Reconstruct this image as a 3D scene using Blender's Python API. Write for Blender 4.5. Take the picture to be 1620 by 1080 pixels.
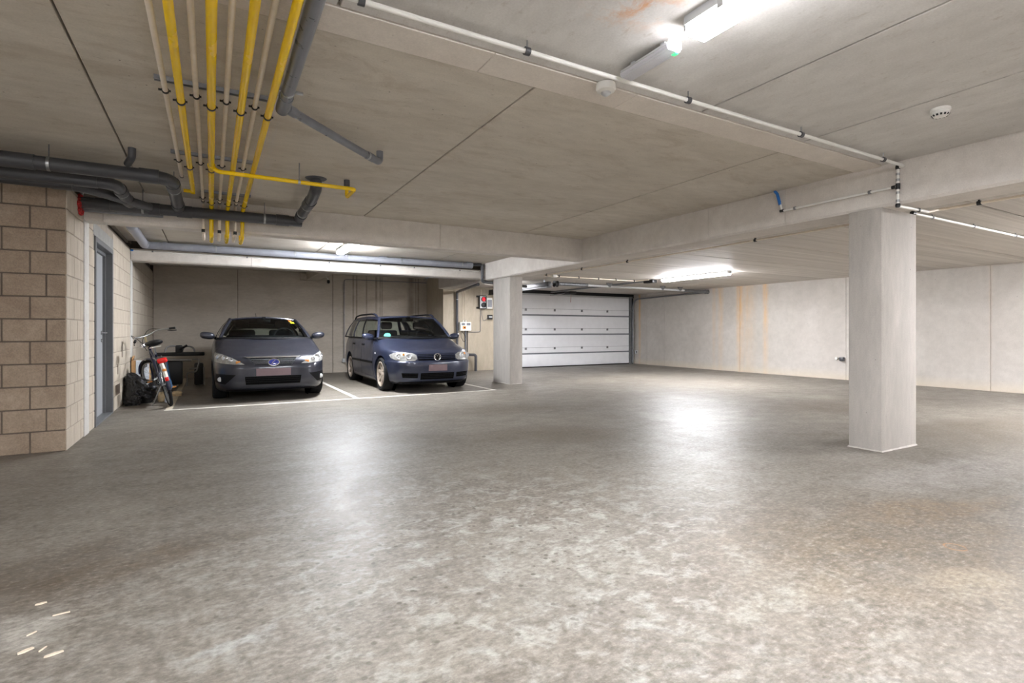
import bpy, bmesh, math, random
from math import sin, cos, pi, radians, sqrt
from mathutils import Vector, Matrix, noise
random.seed(7)
for o in list(bpy.data.objects): bpy.data.objects.remove(o, do_unlink=True)
SC = bpy.context.scene
COL = SC.collection

# ------------------------------------------------------------------ camera, world, exposure
CH = 1.085
YAW = radians(29.5415)
cam_d = bpy.data.cameras.new('camera'); cam = bpy.data.objects.new('camera', cam_d); COL.objects.link(cam)
cam.location = (0, 0, CH); cam.rotation_euler = (pi/2, 0, -YAW)
cam_d.sensor_width = 36.0; cam_d.lens = 839.2/1620*36.0
cam_d.shift_y = -(540-523.2)/1620
cam_d.clip_start = 0.05
SC.camera = cam
w = bpy.data.worlds.new('world'); SC.world = w; w.use_nodes = True
w.node_tree.nodes['Background'].inputs[0].default_value = (.8, .85, 1, 1)
w.node_tree.nodes['Background'].inputs[1].default_value = 0.02
SC.view_settings.view_transform = 'Standard'; SC.view_settings.look = 'None'
SC.view_settings.gamma = 1.0; SC.view_settings.use_curve_mapping = False
SC.view_settings.exposure = 3.25
LAMP = 37.0          # emission of the lamps' diffusers

# ------------------------------------------------------------------ material helpers
def srgb(r, g, b):
    f = lambda c: (c/255/12.92) if c/255 <= .04045 else ((c/255+.055)/1.055)**2.4
    return (f(r), f(g), f(b), 1)
class NT:
    def __init__(s, name):
        s.m = bpy.data.materials.new(name); s.m.use_nodes = True; s.t = s.m.node_tree
        s.p = s.t.nodes['Principled BSDF']; s.out = s.t.nodes['Material Output']
    def n(s, typ, props=None, **ins):
        nd = s.t.nodes.new('ShaderNode'+typ)
        for k, v in (props or {}).items(): setattr(nd, k, v)
        for k, v in ins.items():
            k2 = int(k[1:]) if k[0] == '_' else k.replace('_', ' ')
            s.set(nd.inputs[k2], v)
        return nd
    def set(s, sock, v):
        if isinstance(v, bpy.types.NodeSocket): s.t.links.new(v, sock)
        else: sock.default_value = v
    def pos(s, sc=(1, 1, 1)):
        g = s.n('NewGeometry')
        return s.n('Mapping', Vector=g.outputs['Position'], Scale=sc).outputs[0]
    def obj(s, sc=(1, 1, 1)):
        g = s.n('TexCoord')
        return s.n('Mapping', Vector=g.outputs['Object'], Scale=sc).outputs[0]
    def noise(s, vec, scale, detail=5, rough=.55, dist=0):
        return s.n('TexNoise', Vector=vec, Scale=scale, Detail=detail, Roughness=rough, Distortion=dist).outputs[0]
    def ramp(s, fac, *st):
        nd = s.n('ValToRGB', Fac=fac); e = nd.color_ramp.elements
        while len(e) < len(st): e.new(0.5)
        for i, (p, c) in enumerate(st):
            e[i].position = p; e[i].color = c if len(c) == 4 else (*c, 1)
        return nd.outputs[0]
    def mr(s, v, a, b, c=0., d=1., smooth=False):
        nd = s.n('MapRange', Value=v); nd.inputs[1].default_value = a; nd.inputs[2].default_value = b
        nd.inputs[3].default_value = c; nd.inputs[4].default_value = d
        if smooth: nd.interpolation_type = 'SMOOTHSTEP'
        return nd.outputs[0]
    def mix(s, f, a, b, mode='MIX'):
        return s.n('MixRGB', dict(blend_type=mode), Fac=f, Color1=a, Color2=b).outputs[0]
    def math(s, op, a, b=0.):
        return s.n('Math', dict(operation=op), _0=a, _1=b).outputs[0]
    def sep(s, vec): return s.n('SeparateXYZ', Vector=vec).outputs
    def bump(s, h, strength=.2, dist=.01):
        b = s.n('Bump', Height=h, Strength=strength, Distance=dist)
        s.t.links.new(b.outputs[0], s.p.inputs['Normal'])
    def base(s, c): s.set(s.p.inputs['Base Color'], c)
    def rough(s, r): s.set(s.p.inputs['Roughness'], r)
    def metal(s, v): s.p.inputs['Metallic'].default_value = v

MATS = {}
def simple(name, col, rough=.5, metal=0., var=.06, scale=30, bump=0, coat=0, spec=.5):
    if name in MATS: return MATS[name]
    t = NT(name); v = t.obj()
    f = t.noise(v, scale, 4)
    c = srgb(*col)
    lo = tuple(max(0, x*(1-var*2)) for x in c[:3])+(1,); hi = tuple(min(1, x*(1+var*2)) for x in c[:3])+(1,)
    t.base(t.ramp(f, (.25, lo), (.75, hi)))
    t.rough(t.mr(f, .2, .8, max(.02, rough-.06), min(1, rough+.06))); t.metal(metal)
    t.p.inputs['Specular IOR Level'].default_value = spec
    if coat: t.p.inputs['Coat Weight'].default_value = coat; t.p.inputs['Coat Roughness'].default_value = .08
    if bump: t.bump(f, bump, .002)
    MATS[name] = t.m; return t.m
def emit(name, col, strength):
    t = NT(name); t.base(srgb(*col)); t.set(t.p.inputs['Emission Color'], srgb(*col)); t.p.inputs['Emission Strength'].default_value = strength
    MATS[name] = t.m; return t.m
def glass(name, tint, gloss=.09):
    t = NT(name); n = t.t.nodes
    n.remove(t.p)
    tr = t.n('BsdfTransparent', Color=(*tint, 1)); gl = t.n('BsdfGlossy', Color=(1, 1, 1, 1), Roughness=.03)
    fr = t.n('Fresnel', IOR=1.45)
    mx = t.n('MixShader', _0=fr.outputs[0], _1=tr.outputs[0], _2=gl.outputs[0])
    t.t.links.new(mx.outputs[0], t.out.inputs[0]); MATS[name] = t.m; return t.m

def concrete(name, c1, c2, scale=1.2, stretch=(1, 1, 1), pits=.35, bump=.25, rough=.85, stains=None, fine=.18):
    t = NT(name); p = t.pos(); ps = t.pos(stretch)
    a = t.noise(ps, scale, 8, .62, .6); b = t.noise(ps, scale*7, 6, .6); f = t.noise(p, 90, 3, .6)
    col = t.ramp(a, (.28, srgb(*c1)), (.72, srgb(*c2)))
    col = t.mix(t.mr(b, .35, .75, 0, .45), col, t.mix(.8, col, srgb(*[x*.86 for x in c1])))
    col = t.mix(fine, col, t.ramp(f, (.3, (.35, .34, .33)), (.7, (1, 1, 1))), 'MULTIPLY')
    vo = t.n('TexVoronoi', Vector=p, Scale=9.).outputs[0]
    pit = t.mr(vo, .035, .06, 1, 0)
    pm = t.mr(t.noise(p, 3, 2), .5, .6)
    pit = t.math('MULTIPLY', t.math('MULTIPLY', pit, pm), pits)
    col = t.mix(pit, col, srgb(*[x*.5 for x in c1]))
    if stains: col = stains(t, p, col)
    t.base(col); t.rough(rough)
    h = t.math('ADD', t.math('MULTIPLY', f, .3), t.math('MULTIPLY', b, .8))
    h = t.math('SUBTRACT', h, t.math('MULTIPLY', pit, .8))
    t.bump(h, bump, .006)
    MATS[name] = t.m; return t.m

# ------------------------------------------------------------------ mesh helpers
class MB:
    def __init__(s): s.v = []; s.f = []
    def add(s, v, f):
        o = len(s.v); s.v += [tuple(q) for q in v]; s.f += [tuple(i+o for i in q) for q in f]; return s
    def box(s, x0, x1, y0, y1, z0, z1, ch=0):
        if ch <= 0:
            v = [(x, y, z) for x in (x0, x1) for y in (y0, y1) for z in (z0, z1)]
            return s.add(v, [(0, 1, 3, 2), (4, 6, 7, 5), (0, 4, 5, 1), (2, 3, 7, 6), (0, 2, 6, 4), (1, 5, 7, 3)])
        bm = bmesh.new(); bmesh.ops.create_cube(bm, size=1)
        for q in bm.verts: q.co = Vector(((x0+x1)/2+q.co.x*(x1-x0), (y0+y1)/2+q.co.y*(y1-y0), (z0+z1)/2+q.co.z*(z1-z0)))
        bmesh.ops.bevel(bm, geom=bm.edges[:], offset=ch, segments=2 if ch > .004 else 1, affect='EDGES', profile=.5)
        return s.bm(bm)
    def bm(s, bm):
        bm.verts.index_update(); s.add([q.co[:] for q in bm.verts], [[q.index for q in f.verts] for f in bm.faces]); bm.free(); return s
    def prism(s, prof, axis, a, b):
        """profile of 2D points swept along an axis from a to b"""
        n = len(prof)
        def P(q, t):
            if axis == 'x': return (t, q[0], q[1])
            if axis == 'y': return (q[0], t, q[1])
            return (q[0], q[1], t)
        v = [P(q, a) for q in prof]+[P(q, b) for q in prof]
        f = [(i, (i+1) % n, (i+1) % n+n, i+n) for i in range(n)]+[tuple(range(n))[::-1], tuple(range(n, 2*n))]
        return s.add(v, f)
    def tube(s, path, r, seg=12, cap=True):
        path = [Vector(p) for p in path]; n = len(path); R = r if isinstance(r, (list, tuple)) else [r]*n
        tg = []
        for i in range(n):
            a = path[max(0, i-1)]; b = path[min(n-1, i+1)]; t = (b-a); tg.append(t.normalized() if t.length > 1e-9 else Vector((0, 0, 1)))
        u = tg[0].orthogonal().normalized(); vs = []
        for i in range(n):
            u = (u-tg[i]*u.dot(tg[i])); u = u.normalized() if u.length > 1e-6 else tg[i].orthogonal().normalized()
            w_ = tg[i].cross(u); k = 1.
            for j in range(seg):
                a = 2*pi*j/seg; vs.append(path[i]+(u*cos(a)+w_*sin(a))*R[i])
        f = [(i*seg+j, i*seg+(j+1) % seg, (i+1)*seg+(j+1) % seg, (i+1)*seg+j) for i in range(n-1) for j in range(seg)]
        if cap: f += [tuple(range(seg))[::-1], tuple(range((n-1)*seg, n*seg))]
        return s.add(vs, f)
    def ring(s, c, ax, r, wd, th, seg=16):
        """a band of inner radius r, width wd along ax, thickness th"""
        ax = Vector(ax).normalized(); u = ax.orthogonal().normalized(); w_ = ax.cross(u); c = Vector(c); vs = []
        for j in range(seg):
            d = u*cos(2*pi*j/seg)+w_*sin(2*pi*j/seg)
            for rr, hh in ((r, -wd/2), (r+th, -wd/2), (r+th, wd/2), (r, wd/2)): vs.append(c+d*rr+ax*hh)
        f = []
        for j in range(seg):
            k = (j+1) % seg
            for q in range(4): f.append((j*4+q, j*4+(q+1) % 4, k*4+(q+1) % 4, k*4+q))
        return s.add(vs, f)
    def lathe(s, prof, c=(0, 0, 0), ax=(0, 0, 1), seg=24, close=False):
        """prof of (r, h) turned round ax"""
        ax = Vector(ax).normalized(); u = ax.orthogonal().normalized(); w_ = ax.cross(u); c = Vector(c); n = len(prof); vs = []
        for j in range(seg):
            d = u*cos(2*pi*j/seg)+w_*sin(2*pi*j/seg)
            for r, h in prof: vs.append(c+d*r+ax*h)
        f = []
        m = n if close else n-1
        for j in range(seg):
            k = (j+1) % seg
            for q in range(m): f.append((j*n+q, j*n+(q+1) % n, k*n+(q+1) % n, k*n+q))
        if not close:
            if prof[0][0] > 1e-6: f.append(tuple(j*n for j in range(seg))[::-1])
            if prof[-1][0] > 1e-6: f.append(tuple(j*n+n-1 for j in range(seg)))
        return s.add(vs, f)
    def grid(s, P):
        """P[i][j] rows of points"""
        m = len(P[0]); return s.add([q for r in P for q in r], [(i*m+j, i*m+j+1, (i+1)*m+j+1, (i+1)*m+j) for i in range(len(P)-1) for j in range(m-1)])

def fillet(path, rad, n=5):
    path = [Vector(p) for p in path]; out = [path[0]]
    for i in range(1, len(path)-1):
        p, a, b = path[i], path[i-1], path[i+1]
        da, db = (a-p), (b-p); r = min(rad, da.length*.49, db.length*.49)
        A = p+da.normalized()*r; B = p+db.normalized()*r
        for k in range(n+1):
            t = k/n; out.append(A*(1-t)**2+p*2*t*(1-t)+B*t*t)
    out.append(path[-1]); return out

def tag(o, label=None, cat=None, group=None, kind=None):
    if label: o['label'] = label
    if cat: o['category'] = cat
    if group: o['group'] = group
    if kind: o['kind'] = kind
    return o
def wloc(o):
    v = Vector((0, 0, 0))
    while o is not None: v += o.location; o = o.parent
    return v
def empty(name, loc, label=None, cat=None, group=None, kind=None, rot=None):
    o = bpy.data.objects.new(name, None); COL.objects.link(o); o.location = loc; o.empty_display_size = .05
    if rot: o.rotation_euler = rot
    return tag(o, label, cat, group, kind)
def mk(name, mb, mat, parent=None, ang=35, local=False, solid=0, **kw):
    me = bpy.data.meshes.new(name); off = Vector((0, 0, 0)) if local or parent is None else wloc(parent)
    me.from_pydata([(v[0]-off.x, v[1]-off.y, v[2]-off.z) for v in mb.v], [], mb.f)
    bm = bmesh.new(); bm.from_mesh(me); bmesh.ops.recalc_face_normals(bm, faces=bm.faces[:]); bm.to_mesh(me); bm.free()
    if ang:
        for p in me.polygons: p.use_smooth = True
        me.set_sharp_from_angle(angle=radians(ang))
    if mat: me.materials.append(MATS[mat] if isinstance(mat, str) else mat)
    o = bpy.data.objects.new(name, me); COL.objects.link(o); o.parent = parent
    if parent is None and not local:           # put the origin of a single-mesh thing at its base
        xs = [v.co for v in me.vertices]; c = Vector(((min(v.x for v in xs)+max(v.x for v in xs))/2, (min(v.y for v in xs)+max(v.y for v in xs))/2, min(v.z for v in xs)))
        me.transform(Matrix.Translation(-c)); o.location = c
    if solid:
        m = o.modifiers.new('solid', 'SOLIDIFY'); m.thickness = solid; m.offset = -1
    tag(o, **kw); return o
def inst(name, me, parent, loc, sc=(1, 1, 1)):
    o = bpy.data.objects.new(name, me); COL.objects.link(o); o.parent = parent
    o.location = Vector(loc)-(wloc(parent) if parent else Vector((0, 0, 0))); o.scale = sc; return o
def mesh(name, mb, mat, ang=35):
    me = bpy.data.meshes.new(name); me.from_pydata(mb.v, [], mb.f)
    if ang:
        for p in me.polygons: p.use_smooth = True
        me.set_sharp_from_angle(angle=radians(ang))
    me.materials.append(MATS[mat]); return me

# ------------------------------------------------------------------ surface materials
XL, XR, ZC, ZR = -1.138, 12.2, 2.555, 2.27
def slabstain(t, p, col):
    n = t.noise(t.pos((.8, 1.5, 1)), 2.6, 9, .7, .6); m = t.noise(t.pos((2, 5, 1)), 7, 7, .7)
    col = t.mix(t.mr(n, .52, .72, 0, .4), col, srgb(150, 130, 104))
    col = t.mix(t.mr(m, .6, .72, 0, .45), col, srgb(126, 108, 84))
    return t.mix(t.mr(m, .36, .26, 0, .5), col, srgb(212, 204, 190))
concrete('concrete_slab', (205, 197, 183), (223, 216, 204), 1.1, (.6, 1.6, 1), pits=.9, bump=.12, stains=slabstain)
def rust(t, p, col):
    xyz = t.sep(p)
    n = t.noise(p, 5, 6, .7, .5)
    d = t.n('VectorMath', dict(operation='DISTANCE'), _0=p, _1=(1.66, 1.75, ZC)).outputs['Value']
    m = t.math('MULTIPLY', t.mr(d, .06, .3, 1, 0), t.mr(n, .48, .62))
    m2 = t.noise(t.pos((4, 2, 1)), 6, 8, .7)
    col = t.mix(t.mr(m2, .58, .75, 0, .4), col, srgb(140, 122, 100))
    return t.mix(t.math('MULTIPLY', m, .75), col, srgb(205, 140, 75))
concrete('concrete_slab_near', (208, 205, 200), (226, 224, 220), 1.1, (1.4, .7, 1), pits=.5, bump=.12, stains=rust)
concrete('concrete_strip', (226, 217, 206), (236, 229, 220), .8, pits=.3, bump=.08)
concrete('concrete_beam', (212, 205, 197), (228, 223, 216), 1.4, pits=.6, bump=.15)
concrete('concrete_column', (172, 167, 160), (192, 187, 180), 1.6, (2.2, 2.2, .5), pits=.7, bump=.2)
concrete('concrete_plank', (176, 169, 160), (220, 214, 205), 1.6, (.12, 9, 1), pits=.2, bump=.25, rough=.6)
def backstain(t, p, col):
    x = t.sep(p)[0]; n = t.noise(p, 4, 4)
    for cx, wd, k in ((3.27, .03, .5), (3.36, .025, .6), (3.62, .03, .5), (3.88, .04, .5), (3.99, .03, .4), (4.85, .12, .45), (5.07, .03, .5)):
        d = t.math('ABSOLUTE', t.math('SUBTRACT', x, cx)); m = t.math('MULTIPLY', t.mr(d, wd*.3, wd, k, 0), t.mr(n, .3, .6, .4, 1))
        col = t.mix(m, col, srgb(88, 72, 55))
    return col
concrete('concrete_back', (184, 174, 160), (204, 195, 182), 1.3, (1, 1, 2.5), pits=.5, bump=.15, stains=backstain)
def rightstain(t, p, col):
    xyz = t.sep(p); y = xyz[1]; z = xyz[2]; n = t.noise(t.pos((1, 6, 1.2)), 2.2, 5, .6)
    fade = t.mr(z, .2, 2.3, .35, 1)
    for cy, wd, k in ((9.27, .16, .8), (8.52, .12, .7), (9.88, .14, .45), (10.1, .1, .3), (9.0, .3, .35), (13.05, .09, .8), (4.06, .05, .12)):
        d = t.math('ABSOLUTE', t.math('SUBTRACT', y, cy))
        m = t.math('MULTIPLY', t.math('MULTIPLY', t.mr(d, 0, wd, k, 0, True), fade), t.mr(n, .3, .62, .25, 1))
        col = t.mix(m, col, srgb(222, 172, 98))
    return t.mix(t.mr(z, .02, .22, .35, 0), col, srgb(222, 205, 175))
concrete('concrete_right', (188, 182, 174), (205, 200, 193), 1.2, pits=.7, bump=.12, stains=rightstain)
concrete('concrete_portal', (180, 168, 148), (200, 189, 170), 1.3, (2, 2, .6), pits=.5, bump=.15)
concrete('block_raw', (154, 135, 116), (180, 162, 142), 3, pits=.9, bump=.9, fine=.4)
concrete('block_pale', (186, 174, 157), (206, 196, 180), 2.2, (1, 3, .8), pits=.4, bump=.35, fine=.15)
concrete('mortar', (96, 85, 74), (114, 102, 90), 4, bump=.5)
concrete('mortar_pale', (160, 149, 134), (180, 169, 154), 4, bump=.5)
concrete('joint_dark', (70, 62, 54), (88, 80, 70), 3, bump=.2)
concrete('pilaster', (205, 203, 198), (220, 218, 213), 3, pits=.4, bump=.1)
concrete('lintel', (150, 149, 146), (172, 171, 168), 6, pits=.3, bump=.15)

def floor_mat():
    t = NT('polished_floor'); p = t.pos()
    warp = t.n('TexNoise', Vector=p, Scale=1.3, Detail=6., Roughness=.65).outputs[1]
    pw = t.n('VectorMath', dict(operation='MULTIPLY_ADD'), _0=warp, _1=(.9, .9, 0), _2=p).outputs[0]
    a = t.noise(p, .55, 8, .62, .8); b = t.noise(t.pos((1, 1.6, 1)), 3.2, 8, .68, .5); c = t.noise(p, 16, 6, .7); f = t.noise(p, 110, 3)
    col = t.ramp(a, (.32, srgb(110, 103, 93)), (.5, srgb(128, 121, 111)), (.68, srgb(144, 138, 128)))
    col = t.mix(t.mr(b, .3, .72, 0, .8), t.mix(.48, col, srgb(78, 72, 64)), col)
    col = t.mix(t.mr(c, .42, .75, 0, .6), col, t.mix(.5, col, srgb(190, 186, 178)))
    col = t.mix(t.mr(c, .5, .25, 0, .55), col, t.mix(.5, col, srgb(62, 56, 48)))
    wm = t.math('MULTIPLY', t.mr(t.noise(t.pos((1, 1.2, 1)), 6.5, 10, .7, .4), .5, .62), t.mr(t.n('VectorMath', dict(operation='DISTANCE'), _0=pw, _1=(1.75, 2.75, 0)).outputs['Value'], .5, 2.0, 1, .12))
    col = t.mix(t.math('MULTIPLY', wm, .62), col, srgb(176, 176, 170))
    def blob(cx, cy, rx, ry, ang, k, colr, lo=.35, soft=1.):
        nonlocal col
        q = t.n('Mapping', dict(vector_type='TEXTURE'), Vector=pw, Location=(cx+.45, cy+.45, 0), Rotation=(0, 0, radians(ang)), Scale=(rx, ry, 1)).outputs[0]
        s_ = t.sep(q); d = t.math('SQRT', t.math('ADD', t.math('MULTIPLY', s_[0], s_[0]), t.math('MULTIPLY', s_[1], s_[1])))
        m = t.math('MULTIPLY', t.mr(d, lo, soft, k, 0, True), t.mr(t.math('ADD', t.math('MULTIPLY', b, .6), t.math('MULTIPLY', c, .4)), .36, .6, .15, 1))
        if sum(colr) < 300: col = t.mix(m, col, tuple((v/118.)**1.7 for v in colr)+(1,), 'MULTIPLY')
        else: col = t.mix(m, col, srgb(*colr))
    blob(-.75, 3.15, .55, .35, 20, 0.8, (67, 59, 49))
    blob(-.25, 3.0, .7, .22, 15, 0.72, (80, 70, 57))
    blob(.25, 4.0, .85, .62, -25, 0.25, (83, 80, 78))
    blob(.15, 7.2, .7, .35, -35, 0.59, (89, 84, 80))
    blob(3.2, 4.6, 1.1, .55, -25, 0.72, (86, 80, 70))
    blob(3.3, 6.4, 1.2, .5, -10, 0.55, (88, 82, 75))
    blob(1.8, 5.3, .6, .5, 0, 0.45, (89, 86, 81))
    blob(7.4, 2.5, 2.0, .75, 8, 0.78, (84, 77, 70))
    blob(8.2, 4.4, 2.5, .7, 0, 0.59, (99, 91, 83))
    blob(4.95, 1.95, 1.3, .35, -8, 0.78, (156, 152, 148))
    blob(4.85, 2.65, .35, .5, 0, 0.65, (152, 147, 140))
    blob(3.9, 1.6, .9, .22, -18, 0.65, (112, 94, 70))
    blob(3.1, 1.3, 2.0, 1.2, -20, .85, (98, 90, 79), .1)
    blob(2.85, .95, .24, .15, 0, .3, (166, 154, 134))
    blob(1.5, 2.15, .7, .55, 30, 0.45, (152, 149, 142))
    blob(.62, 1.9, .8, .6, 30, 0.39, (142, 136, 126))
    blob(.1, 2.1, .32, .07, 25, 0.95, (164, 164, 160))
    blob(-.65, 2.62, .14, .12, 20, 0.95, (171, 166, 158))
    blob(7.6, 9.4, 2.6, .9, 10, 0.52, (156, 148, 134))
    blob(2.45, 8.95, .28, .1, 0, 0.78, (89, 78, 57))
    blob(2.0, 11.5, 4.5, 2.3, 0, 0.33, (96, 88, 78))
    g_ = t.noise(t.pos((1, 1.5, 1)), 30, 6, .75); col = t.mix(.9, col, t.ramp(g_, (.3, (.45, .44, .43)), (.54, (1, 1, 1)), (.75, (1.0, 1.0, 1.0))), 'MULTIPLY')
    col = t.mix(t.mr(g_, .55, .72, 0, .42), col, srgb(186, 182, 174))
    dr = t.n('VectorMath', dict(operation='DISTANCE'), _0=p, _1=(3.25, 1.22, 0)).outputs['Value']
    col = t.mix(t.math('MULTIPLY', t.mr(t.math('ABSOLUTE', t.math('SUBTRACT', dr, .045)), .002, .007, .55, 0), t.mr(c, .42, .55)), col, srgb(168, 112, 60))
    # drip spots
    vo = t.n('TexVoronoi', Vector=t.pos((1, 1, 0)), Scale=15., Randomness=1.).outputs[0]
    spot = t.mr(vo, .12, .2, 1, 0)
    zone = t.math('MULTIPLY', t.mr(t.n('VectorMath', dict(operation='DISTANCE'), _0=pw, _1=(1.55, 3.1, 0)).outputs['Value'], .7, 1.9, 1, .1), t.mr(t.noise(p, 7, 2), .32, .44))
    col = t.mix(t.math('MULTIPLY', t.math('MULTIPLY', spot, zone), .75), col, srgb(72, 65, 56))
    # arcs left by turning tyres
    wv = t.n('TexWave', dict(wave_type='RINGS', rings_direction='Z'), Vector=t.n('Mapping', Vector=t.pos(), Location=(-3.6, -3.1, 0)).outputs[0], Scale=7., Distortion=1.5, Detail=3.).outputs[1]
    dd = t.n('VectorMath', dict(operation='DISTANCE'), _0=p, _1=(3.6, 3.1, 0)).outputs['Value']
    arc = t.math('MULTIPLY', t.mr(t.math('ABSOLUTE', t.math('SUBTRACT', dd, 2.75)), .05, .35, .2, 0, True), t.mr(wv, .55, .8))
    col = t.mix(arc, col, srgb(112, 108, 104))
    t.base(col)
    r = t.mr(b, .3, .7, .50, .39); r = t.math('ADD', r, t.mr(c, .4, .7, 0, .1)); r = t.math('ADD', r, t.mr(a, .35, .65, .03, -.03))
    t.rough(r); t.p.inputs['Specular IOR Level'].default_value = .42
    t.bump(t.math('ADD', t.math('MULTIPLY', f, .35), t.math('MULTIPLY', c, .9)), .10, .004)
    MATS['polished_floor'] = t.m
floor_mat()
simple('white_paint', (222, 219, 210), .6, var=.1, scale=9)
simple('line_pale', (186, 176, 158), .7, var=.15, scale=9)
simple('pvc_dark', (70, 71, 75), .36, var=.03, scale=5)
simple('pvc_grey', (112, 114, 120), .3, var=.06, scale=12)
simple('pvc_light', (146, 149, 158), .35, var=.05, scale=12)
simple('yellow_gas', (244, 204, 10), .25, var=.015, scale=3)
simple('beige_pipe', (230, 219, 202), .4, var=.04, scale=14)
simple('white_pvc', (232, 231, 226), .4, var=.03, scale=14)
simple('steel', (176, 178, 180), .35, 1, var=.08)
simple('steel_dull', (140, 142, 145), .5, .9, var=.1)
simple('black_rubber', (24, 24, 25), .7, var=.1)
simple('black_plastic', (26, 27, 29), .45, var=.1)
simple('red_sealant', (168, 24, 22), .6, var=.15, scale=60, bump=.5)
simple('blue_hose', (30, 110, 190), .4)
simple('door_grey', (150, 153, 156), .45, var=.03)
simple('frame_grey', (104, 106, 108), .45, var=.04)
simple('garage_white', (236, 237, 240), .42, var=.02, scale=5)
simple('seam_grey', (120, 124, 130), .5)
simple('lamp_body', (196, 198, 200), .45, var=.02)
simple('white_plastic', (228, 227, 222), .45, var=.02)
emit('diffuser', (250, 250, 255), LAMP)
emit('diffuser_soft', (250, 250, 255), LAMP*.8)
emit('diffuser_strong', (246, 249, 255), LAMP*1.32)
emit('diffuser_mid', (250, 250, 255), LAMP*1.3)
for k_ in ('diffuser', 'diffuser_soft', 'diffuser_strong', 'diffuser_mid'):
    emit(k_+'_side', (250, 250, 255), MATS[k_].node_tree.nodes['Principled BSDF'].inputs['Emission Strength'].default_value*(.05 if k_ == 'diffuser_soft' else .3))
emit('diffuser_weak', (250, 250, 255), LAMP*.4); emit('diffuser_weak_side', (250, 250, 255), LAMP*.16)
emit('green_led', (60, 235, 110), .25)
emit('red_led', (225, 20, 35), .12)

# ------------------------------------------------------------------ the setting
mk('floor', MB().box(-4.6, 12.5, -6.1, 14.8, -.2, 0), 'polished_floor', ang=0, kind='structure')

# main ceiling: slabs side by side under a dark backing, with a cast strip across
ceil = mk('ceiling', MB().box(-4.6, 5.3, -6.1, 14.8, ZC+.03, ZC+.2), 'joint_dark', ang=0, kind='structure')
def slab(nm, x0, x1, y0, y1, z, mat, par, g=.006, ch=.006):
    return mk(nm, MB().box(x0+g, x1-g, y0+g, y1-g, z, z+.045, ch), mat, par, ang=20)
for a, b in ((-4.6, -2.97), (-2.97, -.622), (-.622, 1.70), (1.70, 4.07), (4.07, 5.2)):
    slab('ceiling_slab', a, b, 2.715, 6.88, ZC, 'concrete_slab', ceil)
    slab('ceiling_slab', a, b, 7.13, 10.62, ZC, 'concrete_slab', ceil)
    slab('ceiling_slab', a, b, 10.8, 14.4, ZC, 'concrete_slab', ceil)
for a, b in ((-4.6, -1.9), (-1.9, .5), (.5, 2.865), (2.865, 4.005), (4.005, 5.2)):
    slab('ceiling_slab', a, b, -6.1, 2.485, ZC, 'concrete_slab_near', ceil)
for a, b in ((-4.6, -.9), (-.9, .43), (.43, 1.309), (1.309, 2.304), (2.304, 5.2)):
    slab('ceiling_strip', a, b, 2.485, 2.715, ZC-.004, 'concrete_strip', ceil, .0015, .003)

ceil2 = mk('ceiling', MB().box(5.5, 12.5, -6.1, 13.9, ZR+.03, ZR+.45), 'joint_dark', ang=0, kind='structure')
ys = [-6.1]+[-5.08+1.21*k for k in range(0, 16)]
for a, b in zip(ys, ys[1:]):
    if a < 13.6: slab('ceiling_plank', 5.58, XR+.02, a, min(b, 13.8), ZR, 'concrete_plank', ceil2, .009, .01)

# beams (chamfered lower edges)
def beam_prof(a0, a1, z0, z1, c=.022): return [(a0, z1), (a0, z0+c), (a0+c, z0), (a1-c, z0), (a1, z0+c), (a1, z1)]
def beam(name, axis, a0, a1, z0, z1, cuts, label, mat='concrete_beam'):
    root = empty(name, ((cuts[0]+cuts[-1])/2, (a0+a1)/2, z0) if axis == 'x' else ((a0+a1)/2, (cuts[0]+cuts[-1])/2, z0), label, 'beam', kind='structure')
    for p, q in zip(cuts, cuts[1:]):
        mk('beam_section', MB().prism(beam_prof(a0, a1, z0, z1), axis, p+.002, q-.002), mat, root, ang=20)
    return root
beam('cross_beam', 'x', 6.88, 7.13, 2.222, ZC+.02, [XL, -.978, 2.753, 5.2], 'concrete cross beam carrying the grey drain pipe and pipe drops')
beam('long_beam', 'y', 5.2, 5.6, 2.187, ZC+.02, [-6.1, 2.36, 3.405, 4.383, 7.981, 13.1], 'long concrete beam running over both columns')
b2 = beam('bay_beam', 'x', 10.5, 10.8, 2.225, 2.42, [XL, .62, 2.9, 5.2], 'low concrete beam above the two parked cars')
mk('beam_upper', MB().box(XL, 5.2, 10.62, 10.8, 2.42, ZC+.02), 'joint_dark', b2)
mk('short_beam', MB().prism(beam_prof(2.08, 2.38, 2.36, ZC+.01, .01), 'y', 10.8, 14.4), 'concrete_back', ang=20, label='short concrete beam between bay beam and back wall', cat='beam', kind='structure')
mk('beam_pad', MB().box(1.95, 2.08, 14.1, 14.3, 2.36, 2.52, .004), 'concrete_back', label='concrete bearing block at the end of short beam', cat='beam', kind='structure')

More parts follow.
